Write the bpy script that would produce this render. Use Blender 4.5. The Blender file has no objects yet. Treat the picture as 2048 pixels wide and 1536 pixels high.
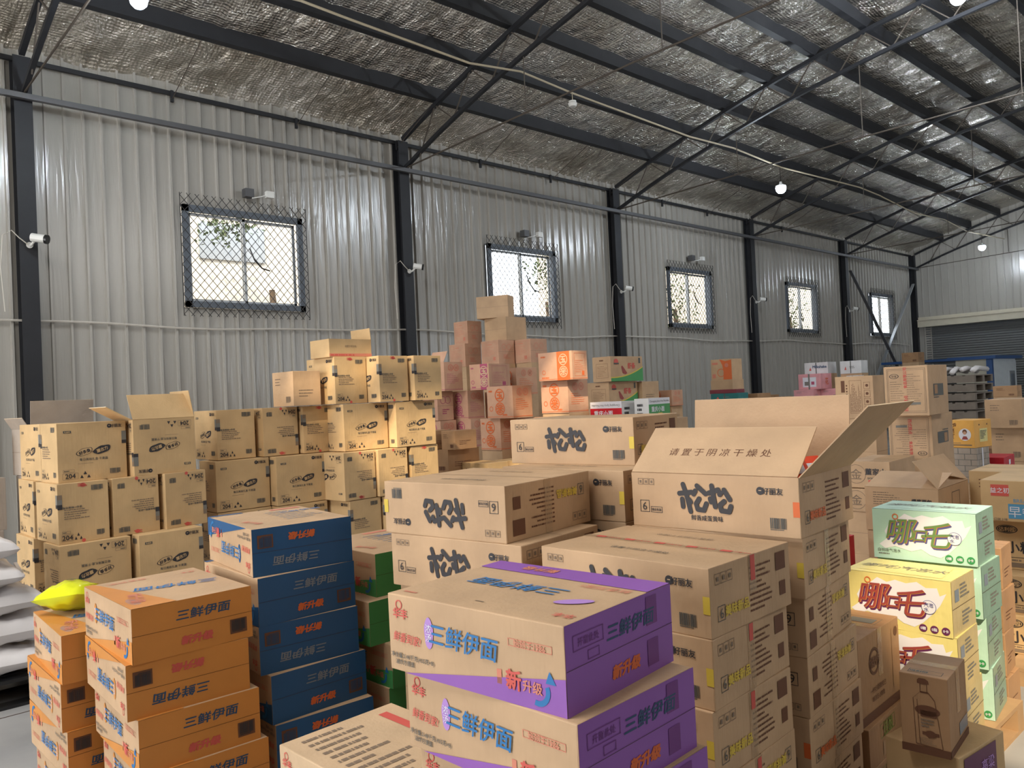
import bpy, bmesh, math, random
from mathutils import Vector, Matrix, noise
random.seed(7)
PI = math.pi
C = bpy.context.scene.collection
scn = bpy.context.scene

# ------------------------------------------------------------------ camera
EYE = Vector((0, 0, 1.72))
def cam_axes(yaw=.753, pitch=.0155, roll=-.047):
    f = Vector((math.sin(yaw)*math.cos(pitch), math.cos(yaw)*math.cos(pitch), math.sin(pitch)))
    r = Vector((math.cos(yaw), -math.sin(yaw), 0)); u = r.cross(f)
    return r*math.cos(roll)+u*math.sin(roll), -r*math.sin(roll)+u*math.cos(roll), f
cr, cu, cf = cam_axes()
cam = bpy.data.objects.new('camera', bpy.data.cameras.new('camera')); C.objects.link(cam)
cam.matrix_world = Matrix(((cr.x, cu.x, -cf.x, EYE.x), (cr.y, cu.y, -cf.y, EYE.y), (cr.z, cu.z, -cf.z, EYE.z), (0, 0, 0, 1)))
cam.data.sensor_width = 36; cam.data.lens = 36*1600/2048
cam.data.clip_start = .05; cam.data.clip_end = 200
scn.camera = cam

# ------------------------------------------------------------------ world, sun, exposure
w = bpy.data.worlds.new('world'); scn.world = w; w.use_nodes = True
w.node_tree.nodes['Background'].inputs[0].default_value = (.86, .93, 1.0, 1)
w.node_tree.nodes['Background'].inputs[1].default_value = 2.6
sd = bpy.data.lights.new('sun', 'SUN'); sd.energy = 4.2; sd.color = (1, .83, .58); sd.angle = .02
sun = bpy.data.objects.new('sun', sd); C.objects.link(sun)
SUNV = Vector((.55, .45, -.62)).normalized()
sun.rotation_euler = SUNV.to_track_quat('-Z', 'Y').to_euler()
def area(name, loc, aim, sx, sy, power, col=(1, .97, .93)):
    d = bpy.data.lights.new(name, 'AREA'); d.shape = 'RECTANGLE'; d.size = sx; d.size_y = sy; d.energy = power; d.color = col
    o = bpy.data.objects.new(name, d); C.objects.link(o); o.location = loc
    o.rotation_euler = (Vector(aim)-Vector(loc)).to_track_quat('-Z', 'Y').to_euler()
    return o
area('doorway_daylight', (-8.6, 5.6, 2.9), (4, 4.5, 1.6), 7, 4.6, 480)       # the open loading door behind the camera
area('overhead_fill', (-1.4, 3.6, 7.95), (.6, 3.6, 0), 4.2, 3.2, 300)      # unseen lamp added overhead to brighten the tops of the near stacks
area('overhead_fill', (10, -4.5, 7.2), (10, 0, 0), 12, 1.6, 210)  # second unseen fill lamp, added under the far side of the roof
scn.view_settings.view_transform = 'Standard'; scn.view_settings.look = 'None'
scn.view_settings.exposure = .5; scn.view_settings.gamma = 1; scn.view_settings.use_curve_mapping = False

# ------------------------------------------------------------------ materials
def lin(c):
    return tuple(((v/255)/12.92 if v/255 <= .04045 else ((v/255+.055)/1.055)**2.4) for v in c)+(1,)
def nodes(name):
    m = bpy.data.materials.new(name); m.use_nodes = True; nt = m.node_tree
    return m, nt, nt.nodes['Principled BSDF']
def simple(name, rgb, rough=.6, metal=0, spec=.5, emit=0, vary=.0):
    m, nt, b = nodes(name)
    b.inputs['Base Color'].default_value = lin(rgb); b.inputs['Roughness'].default_value = rough
    b.inputs['Metallic'].default_value = metal; b.inputs['Specular IOR Level'].default_value = spec
    if emit:
        b.inputs['Emission Color'].default_value = lin(rgb); b.inputs['Emission Strength'].default_value = emit
    if vary:
        N = nt.nodes; n = N.new('ShaderNodeTexNoise'); n.inputs['Scale'].default_value = 6; n.inputs['Detail'].default_value = 5
        tc = N.new('ShaderNodeTexCoord'); nt.links.new(tc.outputs['Object'], n.inputs['Vector'])
        mx = N.new('ShaderNodeMix'); mx.data_type = 'RGBA'; mx.inputs['A'].default_value = lin([v*(1-vary) for v in rgb]); mx.inputs['B'].default_value = lin([min(255, v*(1+vary*.6)) for v in rgb])
        nt.links.new(n.outputs['Fac'], mx.inputs['Factor']); nt.links.new(mx.outputs['Result'], b.inputs['Base Color'])
    return m
def cardboard(name, rgb, gloss=.62, wear=.08):
    m, nt, b = nodes(name); N = nt.nodes; L = nt.links
    tc = N.new('ShaderNodeTexCoord'); oi = N.new('ShaderNodeObjectInfo')
    add = N.new('ShaderNodeVectorMath'); add.operation = 'ADD'; L.new(tc.outputs['Object'], add.inputs[0]); L.new(oi.outputs['Location'], add.inputs[1])
    n1 = N.new('ShaderNodeTexNoise'); n1.inputs['Scale'].default_value = 4; n1.inputs['Detail'].default_value = 6; L.new(add.outputs[0], n1.inputs['Vector'])
    r = N.new('ShaderNodeValToRGB'); r.color_ramp.elements[0].position = .3; r.color_ramp.elements[1].position = .75
    r.color_ramp.elements[0].color = lin([v*(1-wear) for v in rgb]); r.color_ramp.elements[1].color = lin([min(255, v*(1+wear*.5)) for v in rgb])
    L.new(n1.outputs['Fac'], r.inputs['Fac']); L.new(r.outputs['Color'], b.inputs['Base Color'])
    b.inputs['Roughness'].default_value = gloss; b.inputs['Specular IOR Level'].default_value = .35
    mp = N.new('ShaderNodeMapping'); mp.inputs['Scale'].default_value = (90, 90, 6); L.new(add.outputs[0], mp.inputs['Vector'])
    n2 = N.new('ShaderNodeTexNoise'); n2.inputs['Scale'].default_value = 1; n2.inputs['Detail'].default_value = 2; L.new(mp.outputs[0], n2.inputs['Vector'])
    bp = N.new('ShaderNodeBump'); bp.inputs['Strength'].default_value = .12; bp.inputs['Distance'].default_value = .01
    L.new(n2.outputs['Fac'], bp.inputs['Height'])
    n3 = N.new('ShaderNodeTexNoise'); n3.inputs['Scale'].default_value = 7; n3.inputs['Detail'].default_value = 3; L.new(add.outputs[0], n3.inputs['Vector'])
    bp2 = N.new('ShaderNodeBump'); bp2.inputs['Strength'].default_value = .35; bp2.inputs['Distance'].default_value = .02
    L.new(n3.outputs['Fac'], bp2.inputs['Height']); L.new(bp.outputs[0], bp2.inputs['Normal']); L.new(bp2.outputs[0], b.inputs['Normal'])
    return m
M = {
 'kraft': cardboard('kraft_cardboard', (196, 163, 128)), 'kraft_light': cardboard('pale_kraft_cardboard', (205, 176, 142)),
 'kraft_yellow': cardboard('yellow_kraft_cardboard', (205, 172, 126)), 'kraft_brown': cardboard('brown_kraft_cardboard', (172, 134, 98)),
 'kraft_pink': cardboard('pinkish_kraft_cardboard', (204, 160, 132)), 'kraft_in': cardboard('plain_inner_cardboard', (180, 146, 112)),
 'grey_card': cardboard('grey_cardboard', (170, 158, 146)), 'white_card': cardboard('white_cardboard', (214, 214, 214)),
 'pink_card': cardboard('pink_carton_board', (225, 160, 165)), 'yellow_card': cardboard('amber_carton_board', (232, 176, 90)),
 'red_card': cardboard('red_carton_board', (196, 30, 46), .45), 'teal_card': cardboard('teal_carton_board', (35, 110, 110), .45),
 'maroon_card': cardboard('maroon_carton_board', (120, 50, 60), .45),
 'purple': simple('purple_print', (142, 88, 172), .5, vary=.06), 'orange': simple('orange_print', (206, 136, 62), .5, vary=.08),
 'blue': simple('blue_print', (22, 82, 132), .45, vary=.06), 'green': simple('green_print', (70, 148, 84), .5, vary=.06),
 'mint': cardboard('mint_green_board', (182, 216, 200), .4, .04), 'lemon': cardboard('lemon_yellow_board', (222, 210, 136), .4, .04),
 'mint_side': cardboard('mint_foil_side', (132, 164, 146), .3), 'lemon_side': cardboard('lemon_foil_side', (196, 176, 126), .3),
 'ink': simple('black_ink', (48, 46, 50), .6), 'ink_soft': simple('faded_ink', (128, 110, 92), .7), 'ink_brown': simple('brown_ink', (104, 66, 44), .7),
 'ink_grey': simple('grey_ink', (120, 118, 112), .7), 'ink_blue': simple('blue_ink', (36, 112, 172), .5), 'ink_darkblue': simple('dark_blue_ink', (38, 72, 106), .5),
 'ink_red': simple('red_ink', (204, 88, 78), .6), 'ink_redfade': simple('faded_red_ink', (206, 128, 104), .6), 'ink_orange': simple('orange_ink', (214, 104, 50), .6),
 'ink_magenta': simple('magenta_ink', (176, 80, 110), .6), 'ink_green': simple('green_ink', (50, 140, 80), .6), 'ink_yellow': simple('yellow_ink', (214, 186, 70), .6),
 'ink_silver': simple('silver_ink', (120, 130, 142), .4), 'ink_purple': simple('plum_ink', (96, 40, 84), .5), 'ink_lilac': simple('lilac_ink', (176, 134, 204), .5),
 'ink_violet': simple('violet_ink', (84, 84, 140), .5), 'ink_wine': simple('wine_ink', (150, 66, 62), .5), 'paper': simple('white_print', (222, 222, 230), .5),
 'ink_greydark': simple('dark_grey_ink', (84, 84, 80), .6), 'ink_olive': simple('olive_ink', (120, 134, 60), .5), 'ink_cyan': simple('sky_blue_ink', (84, 150, 190), .5),
 'seam': simple('dark_seam', (70, 50, 36), .9), 'cut': simple('cut_cardboard_edge', (226, 204, 172), .8),
 'steel': simple('dark_steel', (36, 37, 41), .55, .0, .4, vary=.2), 'steel_mid': simple('grey_steel', (92, 92, 94), .5, .3), 'rod': simple('rusty_rod', (84, 76, 68), .6, .3),
 'frame': simple('grey_window_frame', (104, 112, 122), .5), 'alu': simple('aluminium_sash', (176, 180, 184), .35, .6), 'wire': simple('guard_wire', (60, 58, 56), .5, .4),
 'white_plastic': simple('white_plastic', (226, 226, 222), .4), 'black_plastic': simple('black_plastic', (26, 26, 28), .35),
 'conduit': simple('pale_conduit', (196, 190, 180), .5), 'cable': simple('cream_cable', (188, 176, 150), .5),
 'sack': simple('white_woven_plastic', (214, 210, 210), .45, vary=.06), 'wood': simple('pallet_wood', (176, 142, 104), .8, vary=.18), 'wood_dark': simple('weathered_pallet_wood', (118, 108, 98), .8, vary=.2),
 'blue_paint': simple('blue_painted_steel', (44, 84, 140), .4), 'cabin': simple('white_cabin_panel', (216, 222, 226), .4), 'cabin_shade': simple('shaded_cabin_panel', (188, 184, 168), .5),
 'header': simple('cream_sheet_metal', (196, 188, 168), .35, vary=.05), 'render_wall': simple('cream_rendered_wall', (226, 216, 200), .9, vary=.12),
 'leaf': simple('leaf_green', (70, 84, 52), .7, vary=.2), 'bark': simple('bark', (84, 70, 56), .9), 'red_film': simple('red_snack_film', (226, 62, 34), .25), 'yellow_film': simple('yellow_snack_film', (214, 218, 30), .22),
 'bulb': simple('lit_bulb', (222, 236, 255), .3, emit=28), 'dust_floor': simple('dust', (150, 146, 140), .9),
}
def tape_mat():
    m, nt, b = nodes('clear_packing_tape'); b.inputs['Base Color'].default_value = lin((206, 176, 140)); b.inputs['Roughness'].default_value = .12
    b.inputs['Alpha'].default_value = .45; b.inputs['Specular IOR Level'].default_value = .9
    N = nt.nodes; n = N.new('ShaderNodeTexNoise'); n.inputs['Scale'].default_value = 60; tc = N.new('ShaderNodeTexCoord'); nt.links.new(tc.outputs['Object'], n.inputs['Vector'])
    bp = N.new('ShaderNodeBump'); bp.inputs['Strength'].default_value = .5; bp.inputs['Distance'].default_value = .01; nt.links.new(n.outputs['Fac'], bp.inputs['Height']); nt.links.new(bp.outputs[0], b.inputs['Normal'])
    return m
M['tape'] = tape_mat()
def wall_mat(name='painted_wall_sheet', rgb=(170, 166, 158)):
    m, nt, b = nodes(name); N = nt.nodes; L = nt.links
    tc = N.new('ShaderNodeTexCoord')
    mp = N.new('ShaderNodeMapping'); mp.inputs['Scale'].default_value = (1, 1, .12); L.new(tc.outputs['Object'], mp.inputs[0])
    n = N.new('ShaderNodeTexNoise'); n.inputs['Scale'].default_value = 2.2; n.inputs['Detail'].default_value = 8; L.new(mp.outputs[0], n.inputs['Vector'])
    r = N.new('ShaderNodeValToRGB'); r.color_ramp.elements[0].position = .3; r.color_ramp.elements[1].position = .7
    r.color_ramp.elements[0].color = lin([v*.93 for v in rgb]); r.color_ramp.elements[1].color = lin(rgb)
    L.new(n.outputs['Fac'], r.inputs['Fac']); L.new(r.outputs[0], b.inputs['Base Color'])
    b.inputs['Roughness'].default_value = .24; b.inputs['Specular IOR Level'].default_value = 1.0
    mp2 = N.new('ShaderNodeMapping'); mp2.inputs['Scale'].default_value = (14, 14, 1.1); L.new(tc.outputs['Object'], mp2.inputs[0])
    n2 = N.new('ShaderNodeTexNoise'); n2.inputs['Scale'].default_value = 1.0; n2.inputs['Detail'].default_value = 3; n2.inputs['Distortion'].default_value = .6; L.new(mp2.outputs[0], n2.inputs['Vector'])
    bp = N.new('ShaderNodeBump'); bp.inputs['Strength'].default_value = .3; bp.inputs['Distance'].default_value = .03; L.new(n2.outputs['Fac'], bp.inputs['Height'])
    L.new(bp.outputs[0], b.inputs['Normal'])
    return m
M['wall'] = wall_mat()
def foil_mat():
    m, nt, b = nodes('crinkled_roof_foil'); N = nt.nodes; L = nt.links
    b.inputs['Metallic'].default_value = 1; b.inputs['Roughness'].default_value = .15
    tc = N.new('ShaderNodeTexCoord')
    n0 = N.new('ShaderNodeTexNoise'); n0.inputs['Scale'].default_value = .8; n0.inputs['Detail'].default_value = 6; L.new(tc.outputs['Object'], n0.inputs['Vector'])
    r = N.new('ShaderNodeValToRGB'); r.color_ramp.elements[0].position = .35; r.color_ramp.elements[1].position = .7
    r.color_ramp.elements[0].color = lin((206, 198, 184)); r.color_ramp.elements[1].color = lin((240, 236, 228))
    L.new(n0.outputs['Fac'], r.inputs['Fac']); L.new(r.outputs[0], b.inputs['Base Color'])
    # glass fibre scrim squares
    def wave(d, s):
        wv = N.new('ShaderNodeTexWave'); wv.bands_direction = d; wv.inputs['Scale'].default_value = s; wv.inputs['Distortion'].default_value = 1.2; wv.inputs['Detail'].default_value = 1; wv.inputs['Detail Scale'].default_value = 1.5
        L.new(tc.outputs['Object'], wv.inputs['Vector']); return wv
    wx, wy = wave('X', 6.5), wave('Y', 6.5)
    mul = N.new('ShaderNodeMath'); mul.operation = 'ADD'; L.new(wx.outputs['Fac'], mul.inputs[0]); L.new(wy.outputs['Fac'], mul.inputs[1])
    b1 = N.new('ShaderNodeBump'); b1.inputs['Strength'].default_value = .4; b1.inputs['Distance'].default_value = .012; L.new(mul.outputs[0], b1.inputs['Height'])
    mp = N.new('ShaderNodeMapping'); mp.inputs['Scale'].default_value = (5, 2.6, 2); L.new(tc.outputs['Object'], mp.inputs[0])
    n2 = N.new('ShaderNodeTexNoise'); n2.inputs['Scale'].default_value = 1; n2.inputs['Detail'].default_value = 7; n2.inputs['Roughness'].default_value = .62; n2.inputs['Distortion'].default_value = 1.2; L.new(mp.outputs[0], n2.inputs['Vector'])
    b2 = N.new('ShaderNodeBump'); b2.inputs['Strength'].default_value = 1; b2.inputs['Distance'].default_value = .10; L.new(n2.outputs['Fac'], b2.inputs['Height']); L.new(b1.outputs[0], b2.inputs['Normal'])
    L.new(b2.outputs[0], b.inputs['Normal'])
    return m
M['foil'] = foil_mat()
def floor_mat():
    m, nt, b = nodes('dusty_concrete'); N = nt.nodes; L = nt.links; tc = N.new('ShaderNodeTexCoord')
    n = N.new('ShaderNodeTexNoise'); n.inputs['Scale'].default_value = 1.3; n.inputs['Detail'].default_value = 9; L.new(tc.outputs['Object'], n.inputs['Vector'])
    r = N.new('ShaderNodeValToRGB'); r.color_ramp.elements[0].position = .3; r.color_ramp.elements[1].position = .72
    r.color_ramp.elements[0].color = lin((138, 138, 138)); r.color_ramp.elements[1].color = lin((172, 170, 168))
    L.new(n.outputs['Fac'], r.inputs['Fac']); L.new(r.outputs[0], b.inputs['Base Color']); b.inputs['Roughness'].default_value = .6
    return m
M['floor'] = floor_mat()
def glass_mat():
    m, nt, b = nodes('window_glass'); N = nt.nodes; L = nt.links
    t = N.new('ShaderNodeBsdfTransparent'); g = N.new('ShaderNodeBsdfGlossy'); g.inputs['Roughness'].default_value = .03
    mx = N.new('ShaderNodeMixShader'); fr = N.new('ShaderNodeFresnel'); fr.inputs[0].default_value = 1.3
    L.new(fr.outputs[0], mx.inputs[0]); L.new(t.outputs[0], mx.inputs[1]); L.new(g.outputs[0], mx.inputs[2]); L.new(mx.outputs[0], N['Material Output'].inputs[0])
    return m
M['glass'] = glass_mat()

# ------------------------------------------------------------------ mesh helpers
class MB:
    def __init__(s): s.v, s.f, s.m, s.mats = [], [], [], []
    def mi(s, mat):
        if mat not in s.mats: s.mats.append(mat)
        return s.mats.index(mat)
    def face(s, pts, mat):
        k = len(s.v); s.v += [tuple(p) for p in pts]; s.f.append(tuple(range(k, k+len(pts)))); s.m.append(s.mi(mat))
    def raw(s, verts, faces, mat):
        k = len(s.v); s.v += [tuple(p) for p in verts]; i = s.mi(mat)
        for f in faces: s.f.append(tuple(a+k for a in f)); s.m.append(i)
    def box(s, x0, y0, z0, x1, y1, z1, mat, T=None):
        P = [Vector((x, y, z)) for x in (x0, x1) for y in (y0, y1) for z in (z0, z1)]
        if T is not None: P = [T @ p for p in P]
        s.raw(P, [(0, 1, 3, 2), (4, 6, 7, 5), (0, 4, 5, 1), (2, 3, 7, 6), (0, 2, 6, 4), (1, 5, 7, 3)], mat)
    def bar(s, a, b, w, h, mat, up=(0, 0, 1)):
        a, b = Vector(a), Vector(b); d = (b-a).normalized(); up = Vector(up)
        if abs(d.dot(up)) > .98: up = Vector((0, 1, 0))
        sx = d.cross(up).normalized()*w/2; sz = sx.cross(d).normalized()*h/2
        P = [a-sx-sz, a+sx-sz, a+sx+sz, a-sx+sz, b-sx-sz, b+sx-sz, b+sx+sz, b-sx+sz]
        s.raw(P, [(3, 2, 1, 0), (4, 5, 6, 7), (0, 1, 5, 4), (1, 2, 6, 5), (2, 3, 7, 6), (3, 0, 4, 7)], mat)
    def tube(s, pts, r, mat, n=8):
        pts = [Vector(p) for p in pts]; rings = []
        for i, p in enumerate(pts):
            d = (pts[min(i+1, len(pts)-1)]-pts[max(i-1, 0)]).normalized(); up = Vector((0, 0, 1)) if abs(d.z) < .95 else Vector((1, 0, 0))
            a = d.cross(up).normalized(); b = a.cross(d)
            rr = r[i] if isinstance(r, (list, tuple)) else r
            rings.append([p+a*rr*math.cos(2*PI*k/n)+b*rr*math.sin(2*PI*k/n) for k in range(n)])
        V = [q for R in rings for q in R]; F = []
        for i in range(len(pts)-1):
            for k in range(n): F.append((i*n+k, i*n+(k+1) % n, (i+1)*n+(k+1) % n, (i+1)*n+k))
        F += [tuple(range(n))[::-1], tuple((len(pts)-1)*n+k for k in range(n))]
        s.raw(V, F, mat)
    def mesh(s, name, smooth=False):
        me = bpy.data.meshes.new(name); me.from_pydata(s.v, [], s.f)
        for m in s.mats: me.materials.append(M[m])
        for p, i in zip(me.polygons, s.m): p.material_index = i; p.use_smooth = smooth
        me.update(); return me
    def build(s, name, parent=None, smooth=False, loc=None):
        o = bpy.data.objects.new(name, s.mesh(name, smooth)); C.objects.link(o)
        if parent: o.parent = parent
        if loc is not None: o.location = loc
        return o
def link(name, me, parent=None):
    o = bpy.data.objects.new(name, me); C.objects.link(o)
    if parent: o.parent = parent
    return o
def tag(o, label=None, cat=None, group=None, kind=None):
    if label: o['label'] = label
    if cat: o['category'] = cat
    if group: o['group'] = group
    if kind: o['kind'] = kind
    return o
def empty(name, loc, rz=0):
    o = bpy.data.objects.new(name, None); C.objects.link(o); o.location = loc; o.rotation_euler = (0, 0, rz); o.empty_display_size = .1; return o
def S_(o): o['kind'] = 'structure'; return o

# ------------------------------------------------------------------ lettering
_txt = {}
def text_geo(s, bold=0.0, res=2):
    key = (s, bold, res)
    if key in _txt: return _txt[key]
    cu_ = bpy.data.curves.new('t', 'FONT'); cu_.body = s; cu_.size = 1; cu_.resolution_u = res; cu_.offset = bold
    o = bpy.data.objects.new('t', cu_); C.objects.link(o)
    dg = bpy.context.evaluated_depsgraph_get(); me = bpy.data.meshes.new_from_object(o.evaluated_get(dg))
    V = [v.co.copy() for v in me.vertices]; F = [tuple(p.vertices) for p in me.polygons]
    bpy.data.objects.remove(o); bpy.data.curves.remove(cu_); bpy.data.meshes.remove(me)
    if V:
        x0, x1 = min(v.x for v in V), max(v.x for v in V); y0, y1 = min(v.y for v in V), max(v.y for v in V)
        V = [(v.x-(x0+x1)/2, v.y-(y0+y1)/2) for v in V]; wd, ht = x1-x0, y1-y0
    else: wd = ht = 1
    _txt[key] = (V, F, wd, ht); return _txt[key]

class Face:
    """prints on one face of a carton; u to the right, v up, seen from outside"""
    def __init__(s, mb, which, L, W, H, flip=False):
        s.mb = mb; s.n = which; s.L, s.W, s.H = L, W, H; s.lift = .0012; s.flip = flip
        s.w = {'F': L, 'R': W, 'T': L}[which]; s.h = {'F': H, 'R': H, 'T': W}[which]
    def P(s, u, v, k=1):
        if s.flip: u, v = s.w-u, s.h-v
        e = s.lift*k
        if s.n == 'F': return (u, -e, v)
        if s.n == 'R': return (s.L+e, u, v)
        return (u, v, s.H+e)
    def poly(s, pts, mat, k=1): s.mb.face([s.P(u*s.w, v*s.h, k) for u, v in pts], mat)
    def rect(s, u0, v0, u1, v1, mat, k=1): s.poly([(u0, v0), (u1, v0), (u1, v1), (u0, v1)], mat, k)
    def disc(s, u, v, r, mat, k=1, sx=1, n=24, rot=0):
        c, d = math.cos(rot), math.sin(rot)
        s.mb.face([s.P(u*s.w+r*(sx*math.cos(2*PI*i/n)*c-math.sin(2*PI*i/n)*d), v*s.h+r*(sx*math.cos(2*PI*i/n)*d+math.sin(2*PI*i/n)*c), k) for i in range(n)], mat)
    def ring(s, u, v, r, t, mat, k=1, sx=1, n=28):
        for i in range(n):
            a, b = 2*PI*i/n, 2*PI*(i+1)/n
            s.mb.face([s.P(u*s.w+q*sx*math.cos(g), v*s.h+q*math.sin(g), k) for q, g in ((r, a), (r, b), (r-t, b), (r-t, a))], mat)
    def frame(s, u0, v0, u1, v1, t, mat, k=1):
        tu, tv = t/s.w, t/s.h
        s.rect(u0, v0, u1, v0+tv, mat, k); s.rect(u0, v1-tv, u1, v1, mat, k); s.rect(u0, v0, u0+tu, v1, mat, k); s.rect(u1-tu, v0, u1, v1, mat, k)
    def text(s, t, u, v, size, mat, bold=0, rot=0, k=2, sx=1, shear=0, res=2, width=None):
        V, F, wd, ht = text_geo(t, 0, res)
        if width: size = width/wd
        c, d = math.cos(rot), math.sin(rot); out = []
        n = 0 if bold <= 0 else (4 if bold < .03 else 12); sh = [(0, 0)]+[(bold*math.cos(2*PI*i/n), bold*math.sin(2*PI*i/n)) for i in range(n)]
        for i, (ox, oy) in enumerate(sh):
            out = []
            for x, y in V:
                x, y = x+ox, y+oy; x = x*size*sx+shear*y*size; y = y*size
                out.append(s.P(u*s.w+x*c-y*d, v*s.h+x*d+y*c, k+i*.012))
            s.mb.raw(out, F, mat)
    def bars(s, u0, v0, u1, v1, mat='ink', n=13, k=1):
        rd = random.Random(5); x = u0; i = 0
        while x < u1:
            wd = (u1-u0)/n*rd.choice((.35, .6, .9)); s.rect(x, v0, min(x+wd, u1), v1, mat, k); x += wd+(u1-u0)/n*rd.choice((.25, .45)); i += 1
        s.rect(u0, v0-.12*(v1-v0), u0+(u1-u0)*.8, v0-.05*(v1-v0), mat, k)
    def scrib(s, u0, v0, u1, v1, rows, mat='ink_soft', seed=1, k=1, vertical=False, fill=.55):
        rd = random.Random(seed)
        for i in range(rows):
            a, b = (v0+(v1-v0)*(i+.2)/rows, v0+(v1-v0)*(i+.2+fill)/rows) if not vertical else (u0+(u1-u0)*(i+.2)/rows, u0+(u1-u0)*(i+.2+fill)/rows)
            lo, hi = (u0, u1) if not vertical else (v0, v1)
            x = lo; end = lo+(hi-lo)*rd.uniform(.45, 1)
            while x < end:
                y = min(end, x+(hi-lo)*rd.uniform(.03, .12))
                if not vertical: s.rect(x, a, y, b, mat, k)
                else: s.rect(a, x, b, y, mat, k)
                x = y+(hi-lo)*rd.uniform(.006, .03)
    def icons(s, u0, v0, size, n, mat='ink_soft'):
        for i in range(n):
            a = u0+i*size*1.15/s.w; s.frame(a, v0, a+size/s.w, v0+size/s.h*1.1, .0018, mat)
            s.rect(a+.3*size/s.w, v0+.3*size/s.h, a+.7*size/s.w, v0+.75*size/s.h, mat)

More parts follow.
